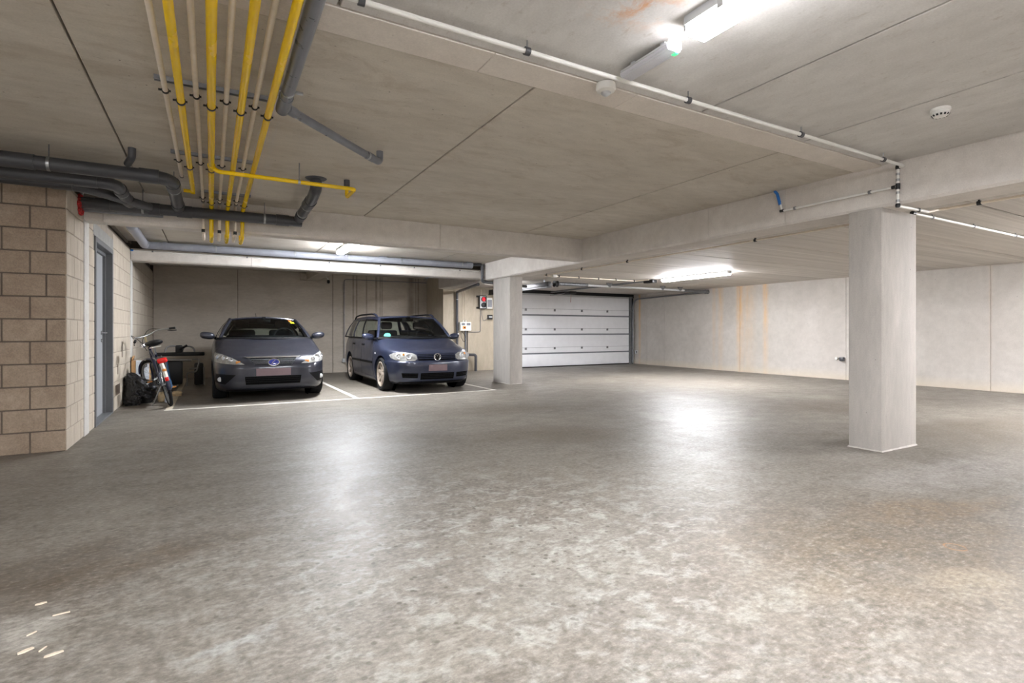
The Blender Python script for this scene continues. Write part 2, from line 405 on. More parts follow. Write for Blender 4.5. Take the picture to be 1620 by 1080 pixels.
# columns
def column(x0, x1, y0, y1, z1, label):
    o = mk('column', MB().box(x0, x1, y0, y1, 0, z1, .012), 'concrete_column', ang=25, label=label, cat='column', kind='structure')
    mb = MB(); rnd = random.Random(int(x1*100))
    pts = []; N = 44
    for k in range(N):
        a = 2*pi*k/N; cx, cy = (x0+x1)/2, (y0+y1)/2; hx, hy = (x1-x0)/2, (y1-y0)/2
        m = max(abs(cos(a))/hx, abs(sin(a))/hy); e = .004+.009*rnd.random()
        pts.append((cx+cos(a)/m*(1+e/hx), cy+sin(a)/m*(1+e/hy), cx+cos(a)/m*.99, cy+sin(a)/m*.99))
    mb.add([(q[0], q[1], .001) for q in pts]+[(q[2], q[3], .016) for q in pts], [(k, (k+1) % N, N+(k+1) % N, N+k) for k in range(N)])
    mk('mortar_fillet', mb, 'concrete_column', o)
column(5.2, 5.83, 2.49, 2.775, 2.19, 'pale concrete column standing alone on the open floor')
column(5.255, 5.55, 9.36, 10.09, 2.19, 'pale concrete column between the estate car and the garage door')

# left wall: concrete blocks, door opening, pilasters
zrow = [0]+[.19+.2*k for k in range(12)]+[2.42]
wl = mk('wall_left', MB().box(XL-.3, XL-.006, 6.17, 7.47, 0, 2.42).box(XL-.3, XL-.006, 7.47, 8.7, 2.16, 2.42).box(XL-.3, XL-.006, 8.7, 14.5, 0, 2.42), 'mortar_pale', ang=0, kind='structure')
mk('wall_head', MB().box(XL-.3, XL-.05, 6.3, 14.5, 2.42, ZC+.02), 'joint_dark', wl)
mk('head_strip', MB().box(XL-.05, XL-.02, 7.2, 10.45, 2.50, 2.525), 'mortar_pale', wl)
blk_cache = {}
def blk(L, h, axis, mat):
    k = (round(L, 3), round(h, 3), axis, mat)
    if k not in blk_cache:
        mb = MB()
        if axis == 'y': mb.box(-.05, 0, -L/2, L/2, -h/2, h/2, .004)
        else: mb.box(-L/2, L/2, 0, .05, -h/2, h/2, .006)
        blk_cache[k] = mesh('block', mb, mat, 20)
    return blk_cache[k]
def rows_blocks(axis, start, end, offs, mat, gap, par, fixed, holes, zmax=2.42):
    for i, (z0, z1) in enumerate(zip(zrow, zrow[1:])):
        z1 = min(z1, zmax)
        if z1-z0 < .04: continue
        edges = [start]; p = start+offs[i % 2]
        while p < end-.03: edges.append(p); p += .297
        edges.append(end)
        for a, b in zip(edges, edges[1:]):
            parts = [(a, b)]
            for (h0, h1, hz0, hz1) in holes:
                if z0 < hz1-.02 and z1 > hz0+.02:
                    np_ = []
                    for (c, d) in parts:
                        if d <= h0 or c >= h1: np_.append((c, d)); continue
                        if c < h0-.02: np_.append((c, h0))
                        if d > h1+.02: np_.append((h1, d))
                    parts = np_
            for c, d in parts:
                if d-c < .03: continue
                L = round(d-c-gap, 3); H = round(z1-z0-gap, 3)
                j = random.uniform(-.0012, .0012)
                if axis == 'y': inst('block', blk(L, H, 'y', mat), par, (fixed+j, (c+d)/2, (z0+z1)/2))
                else: inst('block', blk(L, H, 'x', mat), par, ((c+d)/2, fixed+j, (z0+z1)/2))
HOLES = [(6.885, 7.125, 0, 2.6), (7.40, 8.76, 2.15, 2.305), (7.47, 8.70, 0, 2.16), (10.48, 10.72, 0, 2.6)]
rows_blocks('y', 6.162, 14.3, (.297, .149), 'block_pale', .009, wl, XL, HOLES)
mk('lintel', MB().box(XL-.2, XL+.002, 7.40, 8.76, 2.155, 2.30, .004), 'lintel', wl)
mk('pilaster', MB().box(XL-.2, XL+.008, 6.89, 7.12, 0, 2.235, .006), 'pilaster', wl)
mk('pilaster', MB().box(XL-.2, XL+.008, 10.49, 10.71, 0, 2.24, .006), 'pilaster', wl)
# patched chases and scuffs on the blockwork
simple('patch_dark', (112, 100, 88), .9, var=.15, scale=20)
for (y0, y1, z0, z1) in ((9.55, 9.62, .70, .93), (9.12, 9.2, .48, .62), (8.95, 9.35, .20, .34)):
    mk('scuff', MB().box(XL-.02, XL+.0025, y0, y1, z0, z1, .001), 'patch_dark', wl)

wf = mk('wall_front', MB().box(-4.6, XL-.012, 6.167, 6.4, 0, ZC+.02), 'mortar', ang=0, kind='structure')
rows_blocks('x', -2.9, XL-.001, (.023, .134), 'block_raw', .011, wf, 6.16, [], 2.6)

# other walls of the room
wb = mk('wall_back', MB().box(XL-.3, 5.34, 14.312, 14.6, 0, ZC+.02), 'joint_dark', ang=0, kind='structure')
for a, b in ((XL, .548), (.548, 2.75), (2.75, 4.04), (4.04, 5.0), (5.0, 5.33)):
    mk('wall_panel', MB().box(a+.005, b-.005, 14.3, 14.33, 0, ZC+.01, .004), 'concrete_back', wb, ang=20)
wp = mk('wall_portal', MB().box(5.33, 6.85, 13.1, 14.5, 0, ZC+.02, .006), 'concrete_portal', ang=20, kind='structure')
mk('wall_header', MB().box(6.85, 12.5, 13.42, 14.5, 0, ZC+.02), 'concrete_portal', wp, ang=0)
wr = mk('wall_right', MB().box(XR+.012, XR+.4, -6.1, 14.5, 0, ZC+.02), 'mortar_pale', ang=0, kind='structure')
ys = [-6.1, -3.4, -.9, 1.4, 4.06, 6.56, 9.27, 11.96, 12.72, 13.42]
for a, b in zip(ys, ys[1:]):
    mk('wall_panel', MB().box(XR, XR+.03, a+.003, b-.003, 0, ZR+.01, .004), 'concrete_right', wr, ang=20)
for y in (5.2, 5.9, 7.4, 8.1, 10.2, 11.1):         # plugged tie holes
    for z in (.42, 1.75):
        mk('tie_hole', MB().lathe([(.0, -.0005), (.022, -.001), (.026, -.003)], (XR, y+.1*sin(y*9), z+.05*cos(7*y)), (-1, 0, 0), 12), 'lintel', wr)
mk('wall_far_left', MB().box(-4.7, -4.5, -6.1, 6.4, 0, ZC+.02), 'concrete_right', ang=0, kind='structure')
mk('wall_rear', MB().box(-4.6, 12.5, -6.2, -6.0, 0, ZC+.02), 'concrete_right', ang=0, kind='structure')

# painted bay lines
def line(x0, x1, y0, y1, label, mat='white_paint'):
    mk('parking_line', MB().box(x0, x1, y0, y1, .0005, .003), mat, ang=0, label=label, cat='floor marking')
line(-.56, 4.55, 8.60, 8.66, 'long white line painted across the front of the parking bays')
line(-.55, -.47, 8.66, 14.2, 'pale painted bay line beside the bicycle', 'line_pale')
line(2.0, 2.07, 8.66, 14.2, 'white painted bay line between the two parked cars')
line(4.48, 4.55, 8.66, 13.6, 'white painted bay line beside the estate car')

# ------------------------------------------------------------------ doors
d = empty('door_1', (XL-.05, 8.1, 0), 'grey steel door with lever handle in the block wall', 'door', kind='structure')
fr = MB()
fr.box(XL-.2, XL+.012, 7.47, 7.535, 0, 2.15, .003).box(XL-.2, XL+.012, 8.64, 8.70, 0, 2.15, .003).box(XL-.2, XL+.012, 7.535, 8.64, 2.09, 2.15, .003)
mk('door_frame', fr, 'frame_grey', d)
mk('door_stop', MB().box(XL-.2, XL-.06, 8.60, 8.64, .02, 2.09).box(XL-.2, XL-.06, 7.535, 7.56, .02, 2.09).box(XL-.2, XL-.06, 7.56, 8.60, 2.05, 2.09), 'frame_grey', d)
mk('door_leaf', MB().box(XL-.14, XL-.09, 7.56, 8.60, .02, 2.05, .003), 'door_grey', d)
mk('threshold', MB().box(XL-.2, XL+.01, 7.535, 8.64, 0, .02, .003), 'frame_grey', d)
lf = mk('door_handle', MB().lathe([(0, .012), (.024, .012), (.026, 0)], (XL-.09, 8.50, 1.06), (1, 0, 0), 16).tube(fillet([(XL-.09, 8.50, 1.06), (XL-.03, 8.50, 1.06), (XL-.03, 8.37, 1.06)], .02), .009, 10), 'steel', d)
mk('lock_cylinder', MB().lathe([(0, .014), (.02, .014), (.022, 0)], (XL-.09, 8.50, .96), (1, 0, 0), 16), 'steel', d)

# garage door
GY = 13.3
g = empty('door_2', (9.4, GY, 0), 'white sectional garage door with four panels', 'door', kind='structure')
GX0, GX1 = 6.98, 11.96
zs = [.02, .421, .988, 1.562, 2.17]
for i in range(4):
    p = mk('door_panel', MB().box(GX0, GX1, GY, GY+.04, zs[i]+.012, zs[i+1]-.03, .006), 'garage_white', g)
    for rz in ([.3, .62] if i else [.5]):
        zz = zs[i]+(zs[i+1]-zs[i])*rz
        mk('rib', MB().box(GX0+.01, GX1-.01, GY-.003, GY+.001, zz-.003, zz+.003), 'seam_grey' if rz < .35 else 'garage_white', p)
    if i:
        mk('seam', MB().prism([(GY+.004, zs[i]-.03), (GY-.002, zs[i]-.018), (GY-.002, zs[i]), (GY+.01, zs[i]+.012), (GY+.03, zs[i])], 'x', GX0, GX1), 'seam_grey', g)
        for hx in (8.0, 9.015, 10.035, 11.05):
            mk('hinge', MB().box(hx-.035, hx+.035, GY-.012, GY, zs[i]+.11, zs[i]+.165, .003).tube([(hx-.03, GY-.012, zs[i]+.17), (hx+.03, GY-.012, zs[i]+.17)], .008, 8), 'steel_dull', g)
mk('bottom_seal', MB().box(GX0, GX1, GY-.005, GY+.04, 0, .03), 'black_rubber', g)
mk('top_rail', MB().box(GX0, GX1, GY-.01, GY+.04, 2.14, 2.19, .004), 'lamp_body', g)
mk('shadow_gap', MB().box(6.85, XR, GY+.03, GY+.11, 2.17, 2.29), 'black_rubber', g)
for x0, x1, lx in ((6.86, 6.97, 6.88), (11.975, 12.1, 12.09)):
    mk('door_jamb', MB().box(x0, x1, GY-.02, GY+.05, 0, 2.2, .003), 'steel_dull', g)
    mk('track', MB().tube(fillet([(lx, GY-.05, 0.02), (lx, GY-.05, 2.12), (lx, 10.25, 2.17)], .3, 8), .022, 8), 'steel_dull', g)
    mk('jamb_edge', MB().box(lx-.012, lx+.008, GY-.05, GY-.02, 0, 2.15), 'black_plastic', g)
for z in (.55, 1.15, 1.72):
    mk('track_bracket', MB().box(11.98, 12.12, GY-.06, GY-.02, z-.015, z+.015, .003), 'steel_dull', g)
# torsion spring rail crossing below the ceiling and its holders
tr = empty('door_spring_shaft', (9.4, 10.3, 2.1), 'steel spring shaft with coil springs below the ceiling in front of garage door', 'door hardware')
mk('shaft', MB().tube([(6.95, 10.25, 2.185), (12.12, 10.25, 2.185)], .028, 12), 'lamp_body', tr)
for a, b in ((7.05, 7.95), (11.2, 12.05)):
    mb = MB()
    for k in range(int((b-a)/.035)): mb.ring((a+k*.035, 10.25, 2.185), (1, 0, 0), .03, .026, .014, 14)
    mk('coil_spring', mb, 'steel_dull', tr)
mk('spring_drum', MB().lathe([(.02, -.05), (.075, -.045), (.06, 0), (.075, .045), (.02, .05)], (6.98, 10.25, 2.18), (1, 0, 0), 18), 'black_plastic', tr)
mk('spring_drum', MB().lathe([(.02, -.05), (.065, -.045), (.055, 0), (.065, .045), (.02, .05)], (12.08, 10.25, 2.18), (1, 0, 0), 18), 'steel_dull', tr)
for x in (8.55, 10.35, 11.0):
    mk('bearing_plate', MB().prism([(x-.09, 2.266), (x+.12, 2.266), (x+.05, 2.16), (x-.0, 2.16)], 'y', 10.22, 10.23), 'steel_dull', tr)
op = empty('door_opener', (8.9, 11, 2.15), 'ceiling rail and motor arm of the garage door opener', 'door opener')
mk('opener_rail', MB().box(8.80, 8.86, 9.1, 13.2, 2.222, 2.26, .003), 'steel_dull', op)
mk('motor_head', MB().box(8.76, 8.9, 8.95, 9.25, 2.19, 2.262, .01), 'black_plastic', op)
mk('trolley', MB().box(8.74, 8.95, 12.1, 12.4, 2.12, 2.2, .015), 'black_plastic', op)
mk('arm', MB().tube([(8.83, 12.4, 2.16), (8.83, 13.26, 2.15)], .014, 8), 'steel_dull', op)
mk('release_cord', MB().tube([(8.9, 12.3, 2.13), (8.9, 12.32, 1.9)], .004, 6), 'red_sealant', op)
st = empty('left_track_rail', (6.75, 11.5, 2.1), 'wide grey steel track box beside the column', 'door hardware')
mk('track_box', MB().box(6.66, 6.76, 10.1, 13.05, 2.09, 2.21, .006), 'black_plastic', st)
for ya in (10.3, 12.7): mk('hanger', MB().box(6.70, 6.72, ya, ya+.04, 2.21, ZR), 'steel_dull', st)
mk('track_lip', MB().box(6.64, 6.78, 10.1, 13.05, 2.075, 2.09), 'black_plastic', st)

# ------------------------------------------------------------------ lamps and ceiling devices
def lamp(x, y0, y1, z, ztop, label, dm='diffuser'):
    root = empty('tube_light', (x, (y0+y1)/2, ztop), label, 'light', 'tube lights')
    h = ztop-z
    mk('housing', MB().prism([(x-.06, ztop), (x-.068, z+.05), (x+.068, z+.05), (x+.06, ztop)], 'y', y0, y1), 'lamp_body', root, ang=20)
    ch, cw, dt = (z+.004, .058, z+.006) if dm == 'diffuser_soft' else (z+.018, .045, z+.024)
    mk('diffuser', MB().prism([(x-.064, dt), (x-.063, ch), (x-cw, z), (x+cw, z), (x+.063, ch), (x+.064, dt)], 'y', y0+.012, y1-.012), dm, root, ang=20)
    for sx in (-1, 1): mk('side_lens', MB().prism([(x+sx*.064, dt), (x+sx*.064, z+.05), (x+sx*.058, z+.05), (x+sx*.058, dt)], 'y', y0+.012, y1-.012), dm+'_side', root, ang=20)
    mk('end_cap', MB().box(x-.062, x+.062, y0-.006, y0+.012, z+.02, ztop-.004, .004), 'lamp_body', root)
    mk('end_cap', MB().box(x-.062, x+.062, y1-.012, y1+.006, z+.02, ztop-.004, .004), 'lamp_body', root)
    for xa in (x-.068, x+.058): mk('clip', MB().box(xa, xa+.01, y1-.22, y1-.19, z+h*.3, z+h*.7), 'steel', root)
lamp(1.985, .25, 1.76, 2.46, ZC, 'bright tube light on the ceiling beside the emergency light', 'diffuser_soft')
lamp(2.02, 8.55, 9.85, 2.46, ZC, 'bright tube light between the cross beam and the bay beam', 'diffuser_strong')
lamp(8.84, 6.95, 8.7, 2.185, ZR, 'bright tube light on the plank ceiling in front of the garage door', 'diffuser')
lamp(8.84, .2, 1.9, 2.185, ZR, 'added fill tube light on the plank ceiling beyond the lone column', 'diffuser_mid')  # lamp added out of view to even the light on the right
lamp(8.84, -4.5, -2.9, 2.185, ZR, 'added fill tube light on the plank ceiling by the rear wall')  # unseen lamp behind the camera, added as general fill
lamp(1.985, -4.2, -2.7, 2.46, ZC, 'added fill tube light on the slab ceiling near the rear wall', 'diffuser_mid')  # added behind the camera to brighten surfaces facing it
lamp(-2.6, -1.5, 0.0, 2.46, ZC, 'added fill tube light on the slab ceiling near the far left wall', 'diffuser_strong')  # added off-frame lamp that lifts the light on the left
lamp(6.3, 10.95, 11.95, 2.185, ZR, 'added weak fill tube light hidden right behind the column by the garage door', 'diffuser_weak')  # helper lamp hidden by the column, added to brighten the garage door area
lamp(11.2, -1.5, 0.1, 2.185, ZR, 'added fill tube light on the plank ceiling close to the right wall')  # extra lamp put in out of frame for more even light

e = empty('emergency_light', (2.015, 2.08, ZC), 'emergency light with clear cover and green indicator', 'emergency light')
mk('base_tray', MB().box(1.968, 2.062, 1.91, 2.26, 2.506, 2.524, .004), 'lamp_body', e)
for ya in (1.96, 2.18): mk('mounting_foot', MB().box(2.0, 2.04, ya, ya+.03, 2.524, ZC), 'lamp_body', e)
t = NT('clear_cover'); t.base((.80, .81, .87, 1)); t.rough(.3); t.p.inputs['Transmission Weight'].default_value = .25; t.p.inputs['IOR'].default_value = 1.3
t.bump(t.n('TexWave', Vector=t.pos(), Scale=28.).outputs[1], .4, .003); MATS['clear_cover'] = t.m
mk('cover', MB().prism([(1.966, 2.507), (1.969, 2.493), (1.98, 2.485), (2.05, 2.485), (2.061, 2.493), (2.064, 2.507)], 'y', 1.912, 2.258), 'clear_cover', e, ang=20)
mk('indicator', MB().box(2.03, 2.055, 1.916, 1.945, 2.482, 2.49, .003), 'green_led', e)
for xa in (1.972, 2.035): mk('end_bracket', MB().box(xa, xa+.022, 1.897, 1.912, 2.495, 2.535, .003), 'white_plastic', e)
mk('feed_cable', MB().tube(fillet([(2.01, 1.905, 2.515), (2.01, 1.83, 2.535), (2.0, 1.765, 2.53)], .02), .006, 8), 'white_plastic', e)
p = empty('motion_sensor', (2.042, 2.461, ZC), 'round white motion sensor on the smooth ceiling strip', 'sensor')
mk('sensor_body', MB().lathe([(.056, 0), (.06, -.028), (.053, -.042), (.034, -.05)], (2.042, 2.47, ZC-.003), (0, 0, 1), 28), 'white_plastic', p)
mk('lens', MB().lathe([(.03, 0), (.026, -.014), (.015, -.022), (0, -.025)], (2.042, 2.47, ZC-.05), (0, 0, 1), 20), 'lamp_body', p)
p = empty('smoke_detector', (4.2, 1.657, ZC), 'round white slotted smoke detector on the ceiling', 'smoke detector')
mk('base_ring', MB().lathe([(.055, 0), (.056, -.018), (.05, -.022)], (4.2, 1.657, ZC), (0, 0, 1), 28), 'white_plastic', p)
mk('detector_head', MB().lathe([(.05, -.02), (.048, -.034), (.036, -.052), (.02, -.056), (0, -.056)], (4.2, 1.657, ZC), (0, 0, 1), 28), 'white_plastic', p)
mb = MB()
for k in range(14):
    a = 2*pi*k/14; c_ = Vector((4.2+.0425*cos(a), 1.657+.0425*sin(a), ZC-.043)); u_ = Vector((-sin(a), cos(a), 0))*.006
    dn = Vector((.005*cos(a), .005*sin(a), -.003)); up = Vector((.004*cos(a), .004*sin(a), .005))
    mb.add([c_-u_+dn-up*1.2, c_+u_+dn-up*1.2, c_+u_+dn+up, c_-u_+dn+up], [(0, 1, 2, 3)])
mk('slot', mb, 'black_plastic', p)

# ------------------------------------------------------------------ pipes
def pipe(name, path, r, mat, label, cat='pipe', group=None, rad=None, collars=(), clamps=(), seg=14, clampmat='steel', rodtop=None, caps=(), into=None, pname='pipe_run'):
    P = [Vector(q) for q in path]; mid = (P[0]+P[-1])/2
    if into is None:
        root = empty(name, (mid.x, mid.y, min(q.z for q in P)-r), label, cat, group); mk(pname, MB().tube(fillet(P, rad or r*1.6), r, seg), mat, root, ang=40)
    else: root = mk(pname, MB().tube(fillet(P, rad or r*1.6), r, seg), mat, into, ang=40)
    for c, ax, ln in collars:
        mk('coupling', MB().ring(c, ax, r*.98, ln, r*.10+.0012, 18), mat, root, ang=40)
    for c, ax in clamps:
        mb = MB().ring(c, ax, r*.99, max(.016, r*.35), .004, 16)
        mk('clamp', mb, clampmat, root, ang=40)
        if rodtop:
            mk('hanger_rod', MB().tube([(c[0], c[1], c[2]+r), (c[0], c[1], rodtop)], .004, 6), 'steel_dull', root)
    return root
# two rails and eight gas / water pipes
def rail(y, x0, x1, label):
    root = empty('mounting_rail', ((x0+x1)/2, y, 2.525), label, 'rail', 'pipe mounting rails')
    mb = MB().prism([(y-.019, ZC), (y-.019, 2.53), (y-.007, 2.53), (y-.007, 2.545), (y+.007, 2.545), (y+.007, 2.53), (y+.019, 2.53), (y+.019, ZC)], 'x', x0, x1)
    mk('channel', mb, 'steel_dull', root, ang=20)
    mk('slot', MB().box(x0+.01, x1-.01, y-.0065, y+.0065, 2.5435, 2.5455), 'black_rubber', root)
rail(3.665, -.287, .325, 'slotted steel rail across the ceiling above the clamps near the smooth strip')
rail(5.11, -.288, .325, 'slotted steel rail across the ceiling behind the first rail')
rail(6.40, -.10, .37, 'slotted steel rail across the ceiling next to the cross beam')
px8 = [-.232, -.155, -.078, 0, .078, .157, .235, .308]
ylab = ['yellow gas pipe ending in a side stub above the drain pipe', 'thick yellow gas pipe with a branch crossing under its neighbours', 'yellow gas pipe running between two beige pipes right of the branch tee', 'yellow gas pipe at the outer edge beside the grey drain pipe']
blab = ['beige water pipe at the outer edge, ending short of the cross beam', 'beige water pipe between the stub-ended and the branched gas pipe', 'beige water pipe just right of the branched yellow gas pipe', 'beige water pipe between the two right-hand yellow gas pipes']
for i, x in enumerate(px8):
    yel = i % 2 == 1; z = 2.432 if yel else 2.478; r = .0205 if yel else .0145; zb = 2.145 if yel else 2.16
    if i == 3: r = .0225
    if i == 0: path = [(x, -1.5, z), (x, 5.62, z)]
    elif i == 1: path = [(x, -1.5, z), (x, 5.95, z), (x, 5.95, z-.03)]
    else: path = [(x, -1.5, z), (x, 6.80, z), (x, 6.80, zb), (x, 7.24, zb), (x, 7.24, ZC-.004)]
    root = empty('gas_pipe' if yel else 'water_pipe', (x, 3, z-r), (ylab if yel else blab)[i//2], 'pipe', 'parallel ceiling pipes')
    mat = 'yellow_gas' if yel else 'beige_pipe'
    mk('pipe_run', MB().tube(fillet(path, .045 if yel else .03, 6), r, 14), mat, root, ang=40)
    for yc in (3.665, 5.11) + ((6.42,) if i > 1 else ()):
        c = (x, yc, z)
        mb = MB().ring(c, (0, 1, 0), r*.99, .018, .0045, 18)
        mb.box(x-r-.02, x-r, yc-.007, yc+.007, z-.004, z+.004).box(x+r, x+r+.012, yc-.007, yc+.007, z-.004, z+.004)
        mk('clamp', mb, 'black_rubber', root)
        mk('clamp_stud', MB().tube([(x, yc, z+r), (x, yc, 2.54)], .004, 6), 'steel', root)
    if i > 1:
        if yel:
            mk('elbow', MB().ring((x, 6.80, zb+.06), (0, 0, 1), r*.99, .004, .003, 16), mat, root)
        else:
            for zz in (zb+.035,): mk('coupling', MB().ring((x, 6.80, zz), (0, 0, 1), r*.98, .035, .004, 14), 'black_plastic', root)
            mk('coupling', MB().ring((x, 6.62, z), (0, 1, 0), r*.98, .03, .004, 14), 'steel', root)
            mk('coupling', MB().ring((x, 6.56, z), (0, 1, 0), r*.98, .03, .004, 14), 'black_plastic', root)
    if i == 0: mk('end_cap', MB().ring((x, 5.62, z), (0, 1, 0), r*.9, .02, .004, 14), 'black_plastic', root)
    if i == 1: mk('side_stub', MB().tube([(x, 5.93, z-.012), (x-.075, 5.93, z-.012)], .016, 12), mat, root)
    if i == 3:
        zbr = 2.388
        br = fillet([(x, 4.985, z), (x+.035, 4.975, zbr+.01), (x+.06, 4.965, zbr), (1.15, 4.965, zbr), (1.15, 5.30, zbr), (1.15, 5.30, ZC)], .04, 6)
        mk('branch_pipe', MB().tube(br, .0175, 14), mat, root, ang=40)
        mk('tee', MB().ring((x, 4.985, z), (0, 1, 0), r*.98, .075, .006, 16), mat, root)
        mk('clamp', MB().ring((.67, 4.965, zbr), (1, 0, 0), .0173, .02, .004, 16), 'steel', root)
        mk('hanger_rod', MB().tube([(.67, 4.965, zbr+.018), (.67, 4.965, ZC)], .004, 6), 'steel_dull', root)
        mk('ceiling_sleeve', MB().lathe([(.028, 0), (.028, -.07), (.02, -.075)], (1.15, 5.30, ZC), (0, 0, 1), 18), 'pvc_dark', root)

# grey drain pipes
R = .055
DR = pipe('drain_pipe', [(-1.136, 6.69, 2.358), (.93, 6.69, 2.372)], .058, 'pvc_dark', 'dark grey drain pipes joined along the cross beam and block wall', 'drain pipe', collars=[((-.95, 6.69, 2.359), (1, 0, 0), .12), ((-.52, 6.69, 2.361), (1, 0, 0), .1), ((-.25, 6.69, 2.363), (1, 0, 0), .14), ((.72, 6.69, 2.371), (1, 0, 0), .14)], clamps=[((-.62, 6.69, 2.36), (1, 0, 0)), ((.53, 6.69, 2.37), (1, 0, 0))], rodtop=ZC)
rs = pipe('riser', [(.895, 6.67, 2.40), (.885, 5.62, 2.42), (.878, 5.385, 2.455), (.878, 5.385, ZC-.002)], .055, 'pvc_dark', None, into=DR, pname='riser', rad=.14, collars=[((.893, 6.45, 2.405), (0, 1, 0), .10), ((.886, 5.85, 2.416), (0, 1, 0), .22)], clamps=[((.891, 6.34, 2.407), (0, 1, 0)), ((.888, 5.98, 2.413), (0, 1, 0))])
mk('ceiling_collar', MB().lathe([(.10, 0), (.085, -.012), (.06, -.02)], (.878, 5.385, ZC), (0, 0, 1), 22), 'pvc_dark', rs)
pipe('drain_pipe', [(-3.2, 5.44, 2.40), (-.30, 5.44, 2.40), (-.302, 6.66, 2.39)], R, 'pvc_dark', None, into=DR, pname='branch_pipe', rad=.17, collars=[((-1.35, 5.44, 2.40), (1, 0, 0), .30), ((-.46, 5.44, 2.40), (1, 0, 0), .14), ((-.30, 5.66, 2.398), (0, 1, 0), .12), ((-.302, 6.5, 2.392), (0, 1, 0), .12)], clamps=[((-1.115, 5.44, 2.40), (1, 0, 0)), ((-.301, 5.80, 2.397), (0, 1, 0))], rodtop=ZC)
pipe('drain_pipe', [(-3.2, 5.655, 2.352), (-.72, 5.655, 2.352), (-.72, 6.62, 2.385)], .052, 'pvc_dark', None, into=DR, pname='branch_pipe', rad=.16, collars=[((-.92, 5.655, 2.352), (1, 0, 0), .16), ((-.72, 5.95, 2.362), (0, 1, 0), .12), ((-.72, 6.48, 2.38), (0, 1, 0), .1)], clamps=[((-.72, 6.04, 2.365), (0, 1, 0))])
pipe('drain_pipe', [(-3.2, 5.90, 2.352), (-1.0, 5.90, 2.352), (-.56, 6.62, 2.362)], .045, 'pvc_dark', None, into=DR, pname='branch_pipe', rad=.2, collars=[((-1.12, 5.90, 2.352), (1, 0, 0), .14)])
pipe('drain_pipe', [(-1.15, 6.80, 2.318), (-.45, 6.80, 2.326)], .03, 'pvc_grey', 'thin grey pipe tucked behind the long drain pipe at the red seal', 'drain pipe')
sp = pipe('pipe_stub', [(-.555, 5.215, ZC-.002), (-.555, 5.215, 2.48), (-.60, 5.36, 2.46)], .028, 'pvc_dark', 'short dark pipe stub dropping from the slab joint', 'drain pipe', rad=.05)
mb = MB()
for k in range(46):
    a = 2*pi*random.random(); rr = .06+.03*random.random()
    c_ = Vector((XL+.006, 6.69+rr*cos(a)*1.1, 2.35+rr*sin(a)-.02)); s_ = .012+.016*random.random()
    bm_ = bmesh.new(); bmesh.ops.create_icosphere(bm_, subdivisions=1, radius=s_, matrix=Matrix.Translation(c_)); mb.bm(bm_)
mk('fire_seal', mb, 'red_sealant', label='red fire sealant ring where the drain enters the block wall', cat='sealant')
gt = pipe('drain_pipe', [(.36, -1.5, 2.455), (.383, 3.56, 2.455)], .036, 'pvc_grey', 'straight grey drain pipe running beside the outer yellow pipe', 'drain pipe', collars=[((.382, 3.45, 2.455), (0, 1, 0), .20), ((.382, 3.545, 2.455), (0, 1, 0), .03)], clamps=[((.381, 3.27, 2.455), (0, 1, 0))])
for xa, xw in ((.33, .016), (.418, .045)): mk('clamp_ear', MB().box(xa, xa+xw, 3.262, 3.278, 2.447, 2.463, .003), 'steel', gt)
mk('branch_pipe', MB().tube(fillet([(.383, 3.51, 2.455), (1.12, 4.235, 2.462), (1.20, 4.315, 2.463), (1.20, 4.315, ZC-.002)], .05), .028, 14), 'pvc_grey', gt)
dv = (.713, .70, 0)
for q in (.07, .97): mk('coupling', MB().ring((.383+.737*q, 3.51+.725*q, 2.456+.007*q), dv, .0275, .07, .005, 16), 'pvc_grey', gt)
mk('clamp', MB().ring((.383+.737*.93, 3.51+.725*.93, 2.462), dv, .028, .02, .004, 16), 'steel', gt)

lg = pipe('drain_pipe', [(-.915, 8.45, ZC-.003), (-.915, 8.45, 2.462), (-.925, 10.2, 2.46), (-.93, 10.32, 2.465), (4.86, 10.32, 2.48)], .062, 'pvc_light', 'light grey drain pipe along the top of the bay beam', 'drain pipe', rad=.1,
     collars=[((-.92, 8.75, 2.469), (0, 1, 0), .05), ((-.925, 10.12, 2.466), (0, 1, 0), .16), ((-.66, 10.32, 2.47), (1, 0, 0), .06), ((.0, 10.32, 2.473), (1, 0, 0), .05), ((2.93, 10.32, 2.482), (1, 0, 0), .14), ((4.80, 10.32, 2.487), (1, 0, 0), .12)], clamps=[((.07, 10.32, 2.473), (1, 0, 0)), ((1.32, 10.32, 2.477), (1, 0, 0)), ((2.27, 10.32, 2.48), (1, 0, 0)), ((3.3, 10.32, 2.483), (1, 0, 0)), ((4.62, 10.32, 2.486), (1, 0, 0))])
pipe('downpipe', [(4.86, 10.36, 2.51), (5.13, 10.36, 2.52), (5.13, 10.36, 2.15), (6.4, 10.62, 2.12)], .032, 'pvc_dark', 'dark pipe dropping at the beam corner and running behind the column', 'drain pipe', rad=.05, collars=[((5.13, 10.36, 2.42), (0, 0, 1), .05), ((5.13, 10.36, 2.25), (0, 0, 1), .05)])
dp = pipe('downpipe', [(5.22, 10.75, 2.13), (5.70, 13.03, 2.12), (5.70, 13.03, .0)], .035, 'pvc_dark', 'black vertical downpipe on the wall beside the control box', 'drain pipe', rad=.05, clamps=[((5.70, 13.03, 1.92), (0, 0, 1))])

